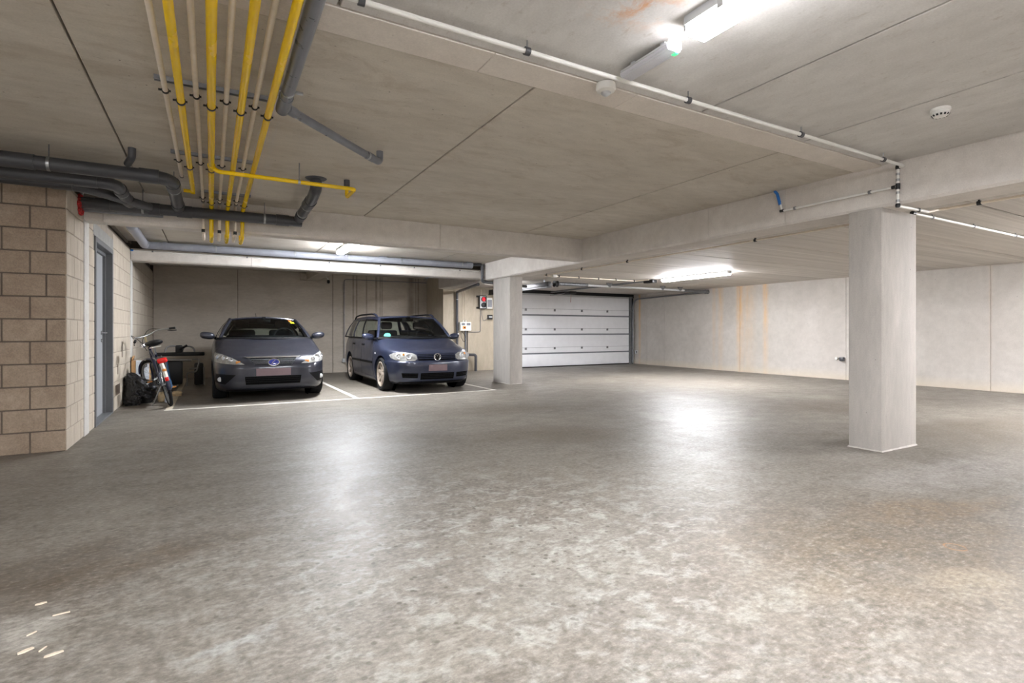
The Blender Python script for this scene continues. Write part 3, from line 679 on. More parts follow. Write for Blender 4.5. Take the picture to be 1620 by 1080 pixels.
# conduits
c = empty('ceiling_conduit', (2.8, 2.305, 2.48), 'white plastic conduit crossing the ceiling beside the smooth strip', 'conduit')
mk('pipe_run', MB().tube(fillet([(.40, 2.30, 2.5), (5.165, 2.30, 2.5), (5.17, 2.348, 2.5), (5.17, 2.348, 2.165), (5.66, 2.326, 2.165)], .03), .0125, 12), 'white_pvc', c, ang=40)
mk('branch_pipe', MB().tube(fillet([(5.17, 2.36, 2.335), (5.17, 3.42, 2.332), (5.17, 3.44, 2.42)], .02), .0105, 10), 'white_pvc', c, ang=40)
mk('blue_sleeve', MB().tube([(5.17, 3.44, 2.40), (5.165, 3.47, 2.52), (5.15, 3.49, ZC)], .015, 10), 'blue_hose', c)
for q in ((5.17, 2.348, 2.50), (5.17, 2.348, 2.17)): mk('elbow', MB().lathe([(0, -.02), (.017, -.016), (.02, 0), (.017, .016), (0, .02)], q, (0, 0, 1), 12), 'black_plastic', c)
mk('tee', MB().ring((5.17, 2.348, 2.335), (0, 0, 1), .0124, .05, .005, 12).ring((5.17, 2.38, 2.335), (0, 1, 0), .0104, .03, .005, 12), 'black_plastic', c)
mk('elbow', MB().ring((5.17, 3.42, 2.335), (0, 1, 0), .0104, .04, .004, 12), 'black_plastic', c)
for zz in (2.44, 2.39, 2.28, 2.21): mk('coupling', MB().ring((5.17, 2.348, zz), (0, 0, 1), .0124, .02, .003, 12), 'steel', c)
for x in (.56, 1.391, 2.547, 3.70, 4.828):
    mk('clamp', MB().ring((x, 2.30, 2.5), (1, 0, 0), .0125, .028, .008, 14), 'pvc_dark', c); mk('clamp_stud', MB().tube([(x, 2.30, 2.513), (x, 2.30, ZC)], .005, 8), 'steel', c)
for y in (2.574, 3.28): mk('clamp', MB().ring((5.17, y, 2.335), (0, 1, 0), .0105, .02, .006, 14).box(5.17, 5.2, y-.005, y+.005, 2.33, 2.34), 'steel_dull', c)
mk('clamp', MB().ring((5.5, 2.333, 2.165), (1, 0, 0), .0125, .02, .005, 14), 'black_plastic', c)
c = empty('beam_conduit', (6.04, 5.5, 2.23), 'beige conduit running along the long beam on the plank ceiling', 'conduit')
mk('pipe_run', MB().tube(fillet([(5.66, 2.326, 2.165), (6.0, 2.39, 2.235), (6.04, 2.34, 2.24), (6.045, -4, 2.24)], .03), .012, 10), 'beige_pipe', c, ang=40)
mk('pipe_run', MB().tube(fillet([(6.04, 2.9, 2.24), (6.04, 9.32, 2.24), (8.6, 9.32, 2.24), (8.7, 9.0, 2.25)], .04), .012, 10), 'beige_pipe', c, ang=40)
for y in (2.09, 4.36, 6.75, 8.0, 9.2): mk('clamp', MB().ring((6.04, y, 2.24), (0, 1, 0), .012, .03, .008, 12).box(6.03, 6.05, y-.006, y+.006, 2.25, ZR), 'black_plastic', c)
for x in (6.43, 6.95, 7.49, 7.99, 8.54): mk('clamp', MB().ring((x, 9.32, 2.24), (1, 0, 0), .012, .025, .006, 12).box(x-.006, x+.006, 9.31, 9.33, 2.25, ZR), 'black_plastic', c)
mk('junction_box', MB().box(6.25, 6.35, 9.27, 9.37, 2.215, ZR, .006), 'white_plastic', c)
c = empty('plank_conduit', (9, 2.59, 2.22), 'white conduit heading from the lone column to the right wall', 'conduit')
mk('pipe_run', MB().tube([(6.0, 2.59, 2.24), (12.1, 2.59, 2.24)], .0125, 12), 'white_pvc', c, ang=40)
mk('end_fitting', MB().lathe([(.0, -.03), (.02, -.028), (.022, .0), (.018, .03)], (6.0, 2.59, 2.24), (1, 0, 0), 12), 'black_plastic', c)
for x in (6.39, 7.346, 8.5, 9.6, 10.8): mk('clamp', MB().ring((x, 2.59, 2.24), (1, 0, 0), .0125, .02, .005, 12).box(x-.005, x+.005, 2.585, 2.595, 2.25, ZR), 'steel_dull', c)
c = empty('bay_conduit', (2, 10.48, 2.37), 'thin white conduit clipped along the face of the bay beam', 'conduit')
mk('pipe_run', MB().tube([(XL, 10.485, 2.388), (5.10, 10.485, 2.384)], .009, 8), 'white_pvc', c, ang=40)
for x in (-.84, .55, 1.95, 2.93, 3.63, 4.65): mk('clip', MB().ring((x, 10.485, 2.387), (1, 0, 0), .009, .022, .006, 10).box(x-.006, x+.006, 10.485, 10.5, 2.38, 2.394), 'steel_dull', c)
mk('end_fitting', MB().ring((XL+.02, 10.485, 2.388), (1, 0, 0), .009, .04, .006, 10), 'blue_hose', c)
c = empty('back_wall_conduit', (4, 14.28, 0.3), 'thin dark conduit bending down the back wall behind the cars', 'conduit')
mk('pipe_run', MB().tube(fillet([(5.3, 14.28, 2.44), (3.03, 14.28, 2.44), (3.03, 14.28, .36)], .08), .010, 8), 'pvc_grey', c, ang=40)
mk('socket', MB().box(2.98, 3.08, 14.25, 14.3, .26, .36, .006), 'lamp_body', c)
cm = empty('security_camera', (2.6, 14.2, 2.3), 'small dark camera on a white bracket high on the back wall', 'camera')
mk('bracket', MB().tube(fillet([(2.58, 14.3, 2.47), (2.56, 14.2, 2.48), (2.60, 14.16, 2.42), (2.61, 14.16, 2.37)], .05), .014, 8), 'white_plastic', cm)
mk('camera_head', MB().lathe([(0, -.05), (.03, -.04), (.038, 0), (.03, .04), (0, .045)], (2.61, 14.15, 2.345), (0, 0, 1), 14), 'black_plastic', cm)

# ------------------------------------------------------------------ portal wall devices
PY = 13.1
b = empty('control_box', (5.94, PY, 1.09), 'pale grey control box with orange switch beside the downpipe', 'control box')
mk('enclosure', MB().box(5.78, 6.10, PY-.11, PY, 1.09, 1.32, .01), 'white_plastic', b)
for x, s in ((5.865, .05), (6.02, .055)):
    mk('gauge', MB().box(x-s, x+s, PY-.116, PY-.108, 1.235, 1.30, .004), 'pvc_grey', b)
simple('orange', (236, 150, 40), .5); mk('switch_plate', MB().box(5.85, 5.94, PY-.115, PY-.108, 1.14, 1.21, .003), 'orange', b)
mk('switch_knob', MB().lathe([(.02, 0), (.02, .02), (0, .022)], (5.90, PY-.115, 1.175), (0, -1, 0), 12), 'black_plastic', b)
mk('cable_gland', MB().tube([(5.88, PY-.06, 1.32), (5.88, PY-.06, 1.37)], .018, 10).tube([(5.96, PY-.06, 1.32), (5.96, PY-.06, 1.37)], .018, 10), 'white_plastic', b)
c = empty('box_cables', (5.97, PY, .4), 'grey conduits and loose cables below the control box', 'cable')
mk('conduit', MB().tube([(5.97, PY-.03, 1.09), (5.97, PY-.03, .52)], .022, 10), 'pvc_grey', c)
mk('conduit', MB().tube([(6.03, PY-.02, 1.09), (6.03, PY-.02, .52)], .010, 8), 'pvc_dark', c)
mk('conduit', MB().tube(fillet([(6.03, PY-.02, 1.05), (6.42, PY-.02, 1.055), (6.42, PY-.02, 1.66)], .06), .008, 8), 'pvc_grey', c)
mk('conduit', MB().tube([(5.89, PY-.02, 1.37), (5.89, PY-.02, 2.16)], .006, 8).tube([(5.95, PY-.02, 1.37), (5.95, PY-.02, 2.16)], .006, 8).tube([(6.44, PY-.02, 2.06), (6.44, PY-.02, 2.22)], .01, 8), 'beige_pipe', c)
mk('loose_cable', MB().tube(fillet([(5.86, PY-.05, 1.09), (5.80, PY-.06, .95), (5.90, PY-.06, .78), (5.96, PY-.05, .83)], .08), .006, 8).tube(fillet([(5.83, PY-.05, 1.09), (5.92, PY-.07, .98), (5.95, PY-.06, .9)], .05), .006, 8), 'black_rubber', c)
t_ = empty('traffic_signal', (6.44, PY, 1.68), 'small black traffic signal with red light lit', 'traffic light')
mk('signal_body', MB().box(6.345, 6.55, PY-.14, PY-.04, 1.69, 2.05, .012), 'black_plastic', t_)
mk('backing', MB().box(6.345, 6.52, PY-.146, PY-.138, 1.70, 2.03, .003), 'lamp_body', t_)
mk('bracket', MB().box(6.30, 6.40, PY-.05, PY, 2.0, 2.05, .004).box(6.30, 6.40, PY-.05, PY, 1.69, 1.74, .004), 'black_plastic', t_)
for z, m in ((1.945, 'red_led'), (1.79, 'black_plastic')):
    l = mk('hood', MB().ring((6.45, PY-.16, z), (0, -1, 0), .058, .05, .012, 20), 'black_plastic', t_)
    mk('lens', MB().lathe([(.06, 0), (.05, .012), (0, .02)], (6.45, PY-.148, z), (0, -1, 0), 20), m, l)
for k, (x0, x1, z0, z1, col, lab) in enumerate(((6.59, 6.76, 1.69, 1.99, 'pvc_grey', 'grey junction box with pale rim beside the traffic signal'), (6.63, 6.77, 1.40, 1.53, 'black_plastic', 'small black box with pale screen below the junction box'))):
    q = empty('junction_box' if k == 0 else 'receiver_box', ((x0+x1)/2, PY, z0), lab, 'box')
    mk('enclosure', MB().box(x0, x1, PY-.08, PY, z0, z1, .01), 'white_plastic' if k == 0 else col, q)
    mk('cover_plate', MB().box(x0+.02, x1-.02, PY-.088, PY-.078, z0+.05, z1-.05 if k == 0 else z1-.045, .004), col if k == 0 else 'lamp_body', q)
mk('signal_cable', MB().tube(fillet([(6.44, PY-.06, 1.69), (6.45, PY-.03, 1.55), (6.5, PY-.03, 1.36), (6.58, PY-.03, 1.38), (6.63, PY-.03, 1.45)], .06), .006, 8), 'pvc_grey', label='thin grey cable looping below the traffic signal', cat='cable')
mk('guard_rail', MB().tube(fillet([(5.95, PY-.05, .44), (6.20, PY-.18, .44), (6.20, PY-.18, 0)], .06), .038, 14), 'pvc_dark', label='dark bent pipe guard standing on the floor by the portal wall', cat='pipe guard')
q = empty('wall_socket', (12.17, 6.63, .42), 'small grey wall socket on the right wall', 'socket')
mk('socket_body', MB().box(12.12, 12.2, 6.58, 6.67, .42, .5, .01), 'pvc_dark', q); mk('socket_cap', MB().lathe([(.03, 0), (.03, .02), (0, .022)], (12.18, 6.75, .47), (-1, 0, 0), 14), 'white_plastic', q)
q = empty('light_barrier', (12.13, 13.2, .33), 'small safety sensor beside the garage door track', 'sensor')
mk('sensor_body', MB().box(12.12, 12.2, 13.15, 13.2, .34, .44, .006), 'lamp_body', q); mk('sensor_eye', MB().box(12.135, 12.165, 13.14, 13.152, .36, .43, .003), 'black_plastic', q)

# ------------------------------------------------------------------ cars
def carpaint(name, col, dust):
    t = NT(name); v = t.obj(); f = t.noise(v, 5, 6, .65); fl = t.noise(v, 400, 2)
    c = srgb(*col); c2 = tuple(min(1, x*1.25) for x in c[:3])+(1,)
    base = t.mix(t.mr(fl, .3, .7, 0, .5), c, c2)
    base = t.mix(t.mr(f, .4, .75, 0, dust), base, srgb(120, 118, 116))
    t.base(base); t.metal(.45); t.rough(t.mr(f, .3, .7, .3, .42)); t.p.inputs['Coat Weight'].default_value = .7; t.p.inputs['Coat Roughness'].default_value = .12
    MATS[name] = t.m
carpaint('paint_grey', (40, 42, 52), .06)
carpaint('paint_blue', (37, 44, 66), .10)
simple('tyre', (28, 28, 29), .8, var=.2, scale=40, spec=.15)
simple('alloy', (158, 146, 134), .45, .15, var=.12)
simple('chrome', (215, 216, 220), .15, 1, var=.02)
simple('grille_black', (8, 8, 9), .8, spec=.08)
simple('trim_black', (14, 14, 16), .6, spec=.15)
simple('interior', (20, 20, 22), .8, spec=.1)
simple('plate', (122, 102, 106), .5, var=.05, scale=8)
simple('lamp_silver', (150, 150, 146), .35, .3, var=.2, scale=18)
simple('lens_white', (196, 198, 200), .2)
simple('amber', (214, 140, 60), .3)
simple('badge_blue', (34, 48, 150), .3)
simple('sticker_green', (60, 170, 140), .5)
simple('sticker_yellow', (200, 215, 40), .5)
simple('sticker_orange', (230, 120, 50), .5)
simple('tail_red', (150, 20, 22), .3)
glass('car_glass', (.74, .82, .79))
glass('lamp_glass', (.93, .94, .95))

def interp(tab, z, k):
    if z <= tab[0][0]: return tab[0][k]
    if z >= tab[-1][0]: return tab[-1][k]
    n = len(tab)
    for i in range(n-1):
        if tab[i][0] <= z <= tab[i+1][0]:
            h = tab[i+1][0]-tab[i][0]; t = (z-tab[i][0])/h; d = (tab[i+1][k]-tab[i][k])/h
            dp = (tab[i][k]-tab[i-1][k])/(tab[i][0]-tab[i-1][0]) if i else d
            dn = (tab[i+2][k]-tab[i+1][k])/(tab[i+2][0]-tab[i+1][0]) if i+2 < n else d
            m0 = 0 if dp*d <= 0 else 2*dp*d/(dp+d); m1 = 0 if dn*d <= 0 else 2*dn*d/(dn+d)
            return (2*t**3-3*t*t+1)*tab[i][k]+(t**3-2*t*t+t)*h*m0+(-2*t**3+3*t*t)*tab[i+1][k]+(t**3-t*t)*h*m1
class Car:
    def __init__(s, name, loc, label, tab, nF, nR, paint, wheels, rw):
        s.tab, s.nF, s.nR, s.paint = tab, nF, nR, paint
        s.root = empty(name, loc, label, 'car')
        s.wheels, s.rw = wheels, rw
    def L(s, z, k): return interp(s.tab, z, k)
    def yf(s, x, z):
        return -s.L(z, 1)*max(0, 1-min(1, abs(x)/s.L(z, 3))**s.nF)**(1/s.nF)
    def xs(s, y, z):
        Lk, n = (s.L(z, 1), s.nF) if y < 0 else (s.L(z, 2), s.nR)
        return s.L(z, 3)*max(0, 1-min(1, abs(y)/Lk)**n)**(1/n)
    def part(s, name, mb, mat, parent=None, **kw): return mk(name, mb, mat, parent or s.root, local=True, **kw)
    def body(s):
        z0, z1 = s.tab[0][0], s.tab[-1][0]; NZ = 46
        zl = [z0+(z1-z0)*i/NZ for i in range(NZ+1)]
        ph = [i*1.6 for i in range(0, 23)]+[36+i*6 for i in range(1, 18)]+[140+i*2.0 for i in range(1, 21)]
        ph = [q for q in ph if q <= 180]; ph = ph+[360-q for q in ph[-2:0:-1]]
        P = []
        for z in zl:
            row = []
            for a in ph:
                a = radians(a); sa, ca = sin(a), cos(a); Lk, n = (s.L(z, 1), s.nF) if ca > 0 else (s.L(z, 2), s.nR)
                r = (abs(sa/s.L(z, 3))**n+abs(ca/Lk)**n)**(-1/n); row.append((r*sa, -r*ca, z))
            P.append(row)
        m = len(ph); mb = MB()
        mb.add([q for r in P for q in r], [(i*m+j, i*m+(j+1) % m, (i+1)*m+(j+1) % m, (i+1)*m+j) for i in range(NZ) for j in range(m)]+[tuple(range(m))[::-1], tuple(range(NZ*m, NZ*m+m))])
        o = mk('body', mb, s.paint, s.root, ang=32, local=True)
        cut = []
        for y in s.wheels:
            for sd in (-1, 1):
                c = MB().lathe([(0, -.17), (s.rw+.04, -.17), (s.rw+.04, .17), (0, .17)], (sd*(s.L(.4, 3)-.07), y, s.rw), (1, 0, 0), 40)
                co = mk('cutter', c, s.paint, None, ang=0, local=True); cut.append(co)
                md = o.modifiers.new('cut', 'BOOLEAN'); md.operation = 'DIFFERENCE'; md.object = co; md.solver = 'EXACT'
        par = o.parent; o.parent = None
        bpy.context.view_layer.update()
        ev = o.evaluated_get(bpy.context.evaluated_depsgraph_get()); me = bpy.data.meshes.new_from_object(ev)
        o.modifiers.clear(); o.data = me; o.parent = par
        for p in me.polygons: p.use_smooth = True
        me.set_sharp_from_angle(angle=radians(30))
        for co in cut: bpy.data.objects.remove(co, do_unlink=True)
        return o
    def patch(s, name, poly, mat, off=.004, back=.012, mirror=False, side=None, parent=None, n=3):
        """a panel of the outline poly laid on the front (or side) surface, with thickness"""
        outs = []
        for sg in ((1, -1) if mirror else (1,)):
            bm = bmesh.new(); vs = [bm.verts.new((sg*x if side is None else 0, x if side else 0, z)) for x, z in poly]
            bm.faces.new(vs)
            bmesh.ops.triangulate(bm, faces=bm.faces[:])
            for _ in range(n): bmesh.ops.subdivide_edges(bm, edges=bm.edges[:], cuts=1, use_grid_fill=True)
            g = bmesh.ops.extrude_face_region(bm, geom=bm.faces[:]); nv = [q for q in g['geom'] if isinstance(q, bmesh.types.BMVert)]; ns = set(nv)
            for q in bm.verts:
                o = -off if q in ns else back
                if side is None: q.co.y = s.yf(q.co.x, q.co.z)+o
                else: q.co.x = side*(s.xs(q.co.y, q.co.z)-o)
            outs.append(s.part(name, MB().bm(bm), mat, parent, ang=40))
        return outs
    def wheel(s, sd, y, spokes, sw, rimmat):
        x = sd*(s.L(.4, 3)-.115); r = s.rw
        t = s.part('wheel', MB().lathe([(r*.74, -.085), (r*.9, -.1), (r*.985, -.085), (r, -.05), (r, .05), (r*.985, .085), (r*.9, .1), (r*.74, .085)], (x, y, r), (1, 0, 0), 40, close=True), 'tyre')
        rm = MB().lathe([(r*.76, -.08), (r*.76, .09), (r*.72, .094), (r*.68, .08), (r*.68, -.08)], (x, y, r), (sd, 0, 0), 40, close=True)
        for k in range(spokes):
            a = 2*pi*k/spokes+.3; c, q = cos(a), sin(a); ux = Vector((0, c, q)); uw = Vector((0, -q, c))
            o = Vector((x+sd*.06, y, r)); a0 = o+ux*r*.12; a1 = o+ux*r*.71+Vector((sd*.015, 0, 0)); w0, w1 = sw*.75, sw
            V = [a0-uw*w0, a0+uw*w0, a1+uw*w1, a1-uw*w1]; V += [v-Vector((sd*.03, 0, 0)) for v in V]
            rm.add(V, [(0, 1, 2, 3), (4, 7, 6, 5), (0, 4, 5, 1), (1, 5, 6, 2), (2, 6, 7, 3), (3, 7, 4, 0)])
        rm.lathe([(0, .072), (r*.13, .068), (r*.17, .05), (r*.17, .02)], (x, y, r), (sd, 0, 0), 20)
        s.part('rim', rm, rimmat, t)
        s.part('brake_disc', MB().lathe([(0, .0), (r*.55, .0), (r*.55, -.02), (0, -.02)], (x, y, r), (sd, 0, 0), 28), 'steel_dull', t)
        s.part('wheel_well', MB().lathe([(0, -.03), (s.rw+.035, -.03)], (sd*(s.L(.4, 3)-.21), y, s.rw), (sd, 0, 0), 28), 'trim_black', t)
    def greenhouse(s, G):
        lerp = lambda a, b, t: a+(b-a)*t
        wb, wt, roof, rr, sd = G['wb'], G['wt'], G['roof'], G['rear'], G['side']
        def ws(u, h):        # windshield: u across -1..1, h 0..1 up
            x = u*lerp(wb[0], wt[0], h); y = lerp(wb[1]+wb[2]*u*u, wt[1]+wt[2]*u*u, h); z = lerp(wb[3], wt[3]-wt[4]*u*u, h)
            b = .035*4*h*(1-h); return (x, y-b*.6, z+b*.5)
        US = [-1+2*i/12 for i in range(13)]; HS = [i/8 for i in range(9)]
        s.part('windshield', MB().grid([[ws(u, h) for u in US] for h in HS]), 'car_glass')
        # roof
        P = []
        for i, (y, hw, ze, zc) in enumerate(roof):
            yy = lambda u: y+(wt[2]*u*u if i == 0 else 0)
            P.append([(u*hw, yy(u), ze+(zc-ze)*(1-u*u)) for u in US])
        P2 = [[(q[0], q[1], q[2]-.025) for q in r] for r in P]
        s.part('roof', MB().grid(P), s.paint); s.part('headliner', MB().grid(P2), 'interior')
        # rear glass and tailgate
        y0, hw0, ze0, zc0 = roof[-1]
        def rs(u, h):
            return (u*lerp(hw0*.96, rr[0], h), lerp(y0, rr[1]-rr[2]*u*u, h)+.02*4*h*(1-h), lerp(ze0+(zc0-ze0)*(1-u*u), rr[3], h))
        s.part('rear_glass', MB().grid([[rs(u, h) for u in US] for h in HS]), 'car_glass')
        # sides
        for sg in (-1, 1):
            def ss(t, h, o=0.):
                B = sd['bot'](t); T = sd['top'](t); b = .03*4*h*(1-h)
                return (sg*(lerp(B[0], T[0], h)+b+o), lerp(B[1], T[1], h), lerp(B[2], T[2], h))
            TS = [i/40 for i in range(41)]
            def strip(name, t0, t1, h0, h1, mat, o, nt=14, nh=8):
                mb = MB().grid([[ss(lerp(t0, t1, i/nt), lerp(h0, h1, j/nh), o) for j in range(nh+1)] for i in range(nt+1)])
                return s.part(name, mb, mat, solid=.012 if o else 0)
            for a, b in sd['win']: strip('side_window', a, b, .03, .95, 'car_glass', 0)
            for a, b, m in sd['pil']: strip('pillar', a, b, 0, 1, m, .005, 5)
            strip('window_sill', 0, 1, -.03, .045, 'trim_black', .005, 24, 2)
            strip('roof_rail_trim', 0, 1, .93, 1.02, s.paint, .005, 24, 2)
            # A pillar
            A = [ws(sg*1.02, h) for h in HS]
            s.part('pillar', MB().tube([(q[0], q[1], q[2]) for q in A], .028, 8), s.paint)
            s.part('pillar', MB().tube([rs(sg*1.0, h) for h in HS], .04, 8), s.paint)
            s.part('roof_edge', MB().tube([(sg*hw, y+(wt[2] if i == 0 else 0), ze-.006) for i, (y, hw, ze, zc) in enumerate(roof)], .026, 8), s.paint)
        s.part('roof_edge', MB().tube([(u*wt[0], wt[1]+wt[2]*u*u, wt[3]-wt[4]*u*u) for u in US], .018, 8), s.paint)
        s.part('cowl', MB().tube([(u*wb[0]*1.02, wb[1]+wb[2]*u*u-.02, wb[3]-.005) for u in US], .028, 8), 'trim_black')
        s.part('spoiler', MB().tube([(u*hw0*.98, y0+.0, ze0+(zc0-ze0)*(1-u*u)) for u in US], .03, 8), s.paint)
        # interior
        zt = s.tab[-1][0]
        s.part('deck', MB().box(-.64, .64, wb[1]+wb[2]+.02, rr[1]-.12, zt-.01, zt+.004), 'interior')
        s.part('dashboard', MB().prism([(wb[1]+wb[2]*.4, zt), (wb[1]+.16, zt+.025), (wb[1]+.42, zt+.05), (wb[1]+.55, zt+.01)], 'x', -.6, .6), 'interior')
        for x in (-.34, .34):
            seat = s.part('front_seat', MB().box(x-.22, x+.22, G['seat'], G['seat']+.14, zt-.02, zt+.16, .05), 'interior')
            s.part('headrest', MB().box(x-.12, x+.12, G['seat']+.03, G['seat']+.13, zt+.18, zt+.33, .045), 'interior', seat)
        seat = s.part('rear_seat', MB().box(-.58, .58, G['seat']+.95, G['seat']+1.1, zt-.02, zt+.05, .03), 'interior')
        for x in (-.36, .36): s.part('headrest', MB().box(x-.12, x+.12, G['seat']+.97, G['seat']+1.05, zt+.05, zt+.16, .035), 'interior', seat)
        s.part('steering_wheel', MB().ring((.34, wb[1]+.62, zt+.02), (0, -1, .45), .165, .025, .025, 24), 'interior')
        m = ws(0, .9); s.part('rear_view_mirror', MB().box(-.115, .115, m[1]+.09, m[1]+.12, m[2]-.055, m[2]+.01, .015).box(-.03, .03, m[1]+.05, m[1]+.11, m[2]-.01, m[2]+.05), 'trim_black')
        s.ws = ws
    def mirrors(s, x, y, z, mat):
        for sg in (-1, 1):
            bm = bmesh.new(); bmesh.ops.create_uvsphere(bm, u_segments=18, v_segments=10, radius=1)
            for v in bm.verts:
                c = v.co; c.x = sg*x+math.copysign(abs(c.x)**.75, c.x)*.115; c.y = y+c.y*.06; c.z = z+math.copysign(abs(c.z)**.8, c.z)*.062+sg*(c.x-sg*x)*.12
            o = s.part('wing_mirror', MB().bm(bm), mat)
            s.part('mirror_arm', MB().tube([(sg*(x-.08), y+.01, z-.03), (sg*(x-.20), y+.05, z-.075)], .022, 8), 'trim_black', o)

def ellipse(cx, cz, a, b, n=24): return [(cx+a*cos(2*pi*k/n), cz+b*sin(2*pi*k/n)) for k in range(n)]

# grey hatchback -------------------------------------------------------------
tab = [(.155, 1.90, 1.92, .775), (.20, 1.985, 1.97, .815), (.26, 2.02, 2.0, .83), (.36, 2.045, 2.03, .836), (.5, 2.045, 2.045, .842), (.58, 2.03, 2.04, .842), (.64, 2.0, 2.03, .842), (.685, 1.945, 2.01, .84),
       (.72, 1.84, 2.0, .838), (.77, 1.64, 1.98, .832), (.83, 1.40, 1.95, .822), (.89, 1.18, 1.92, .805), (.93, 1.03, 1.90, .785), (.95, .96, 1.88, .765)]
car = Car('hatchback_car', (.84, 11.0, 0), 'dark grey metallic hatchback with blue oval badge, parked beside the bicycle', tab, 5.6, 5, 'paint_grey', (-1.22, 1.25), .298)
car.body()
for y in car.wheels:
    for sg in (-1, 1): car.wheel(sg, y, 10, .018, 'alloy')
lerp = lambda a, b, t: a+(b-a)*t
roof = [(-.22, .53, 1.285, 1.325), (.1, .545, 1.305, 1.352), (.45, .545, 1.305, 1.357), (.85, .53, 1.295, 1.345), (1.25, .505, 1.27, 1.315), (1.6, .475, 1.235, 1.272)]
def roof_edge(y):
    for a, b in zip(roof, roof[1:]):
        if a[0] <= y <= b[0]:
            t = (y-a[0])/(b[0]-a[0]); return (lerp(a[1], b[1], t)+.02, y, lerp(a[2], b[2], t)-.012)
    e_ = roof[0] if y < roof[0][0] else roof[-1]; return (e_[1]+.02, y, e_[2]-.012)
sd = dict(bot=lambda t: (.765-.05*max(0, t-.7)/.3, lerp(-.78, 1.62, t), .945+.05*t), top=lambda t: roof_edge(lerp(-.16, 1.45, t)),
          win=[(.03, .40), (.44, .74)], pil=[(.40, .44, 'trim_black'), (.74, 1.0, 'paint_grey')])
car.greenhouse(dict(wb=(.70, -.97, .20, .955), wt=(.53, -.24, .05, 1.325, .04), roof=roof, rear=(.60, 1.86, .06, 1.0), side=sd, seat=.05))
car.mirrors(.90, -.55, 1.005, 'paint_grey')
# front
hl = car.patch('headlight', [(.40, .575), (.52, .575), (.70, .592), (.80, .61), (.805, .70), (.79, .745), (.70, .725), (.56, .67)], 'lamp_silver', .003, .03, True)
for o, sg in zip(hl, (1, -1)):
    for x, z, r in ((.745, .685, .034), (.665, .672, .04), (.585, .645, .03)):
        car.part('projector', MB().lathe([(r, 0), (r*1.0, .012), (r*.8, .016), (r*.7, .008), (0, .012)], (sg*x, car.yf(x, z)-.004, z), (sg*.35, -.9, .2), 20), 'chrome', o)
    car.part('indicator', MB().box(sg*.49-.03, sg*.49+.03, car.yf(.49, .61)-.008, car.yf(.49, .61), .585, .625, .004), 'amber', o)
car.patch('grille', [(-.33, .665), (.33, .665), (.27, .565), (-.27, .565)], 'grille_black', .006, .02)
for z in (.645, .622, .6, .58):
    hw = .27+.06*(z-.565)/.1; car.patch('grille_bar', [(-hw, z-.003), (hw, z-.003), (hw, z+.002), (-hw, z+.002)], 'pvc_grey', .012, .01, n=4)
car.patch('chrome_bar', [(-.42, .69), (-.37, .672), (.37, .672), (.42, .69)], 'chrome', .012, .01, n=4)
for sg in (-1, 1): car.patch('chrome_bar', [(sg*.42, .69), (sg*.36, .668), (sg*.275, .55), (sg*.25, .55), (sg*.33, .665)], 'paint_grey', .014, .01)
bx, bz = 0, .603; by = car.yf(0, .603)
em = car.part('badge', MB().add([], []).lathe([(0, .012), (.05, .012), (.052, 0)], (0, 0, 0), (0, -1, 0), 32), 'badge_blue')
for v in em.data.vertices: v.co = Vector((v.co.x*1.5, v.co.y+by-.018, v.co.z*.98+bz))
rg = MB().tube([(.078*cos(2*pi*k/32), by-.03, bz+.05*sin(2*pi*k/32)) for k in range(33)], .0065, 8)
car.part('badge_ring', rg, 'chrome', em)
car.part('badge_letter', MB().tube([(.022, by-.034, bz+.036), (-.005, by-.034, bz+.008), (-.035, by-.034, bz-.022), (0, by-.034, bz-.024), (.05, by-.034, bz-.018)], [.004, .006, .008, .007, .004], 8), 'chrome', em)
car.patch('licence_plate', [(-.245, .397), (.245, .397), (.245, .507), (-.245, .507)], 'plate', .016, .01, n=4)
car.patch('lower_grille', [(-.40, .39), (.40, .39), (.385, .265), (-.385, .265)], 'grille_black', .004, .02)
for z in (.365, .335, .305): car.patch('grille_bar', [(-.38, z-.006), (.38, z-.006), (.38, z+.006), (-.38, z+.006)], 'trim_black', .012, .01, n=4)
fg = car.patch('fog_recess', [(.52, .42), (.78, .435), (.795, .30), (.66, .275), (.6, .38)], 'trim_black', .003, .02, True)
for o, sg in zip(fg, (1, -1)):
    car.part('fog_lamp', MB().lathe([(.036, 0), (.034, .014), (.02, .02), (0, .021)], (sg*.725, car.yf(.725, .35)-.0, .35), (sg*.3, -.95, 0), 20), 'lens_white', o)
car.patch('lower_lip', [(-.70, .185), (.70, .185), (.72, .162), (-.72, .162)], 'trim_black', .012, .01, n=4)
car.part('antenna', MB().tube([(-.05, .9, 1.34), (-.05, 1.06, 1.44)], .005, 6), 'trim_black')
for (u, h, du, dh, m) in ((.80, .88, .05, .05, 'sticker_orange'), (.83, .79, .06, .055, 'sticker_yellow')):
    car.part('sticker', MB().grid([[Vector(car.ws(u+a*du, h+b*dh))+Vector((0, -.003, .002)) for a in (-1, 1)] for b in (-1, 1)]), m)
for sg in (-1, 1):
    car.patch('tail_light', [(sg*.5, .8), (sg*.78, .8), (sg*.78, .9), (sg*.5, .9)], 'tail_red', -4.2, 4.3) if False else None

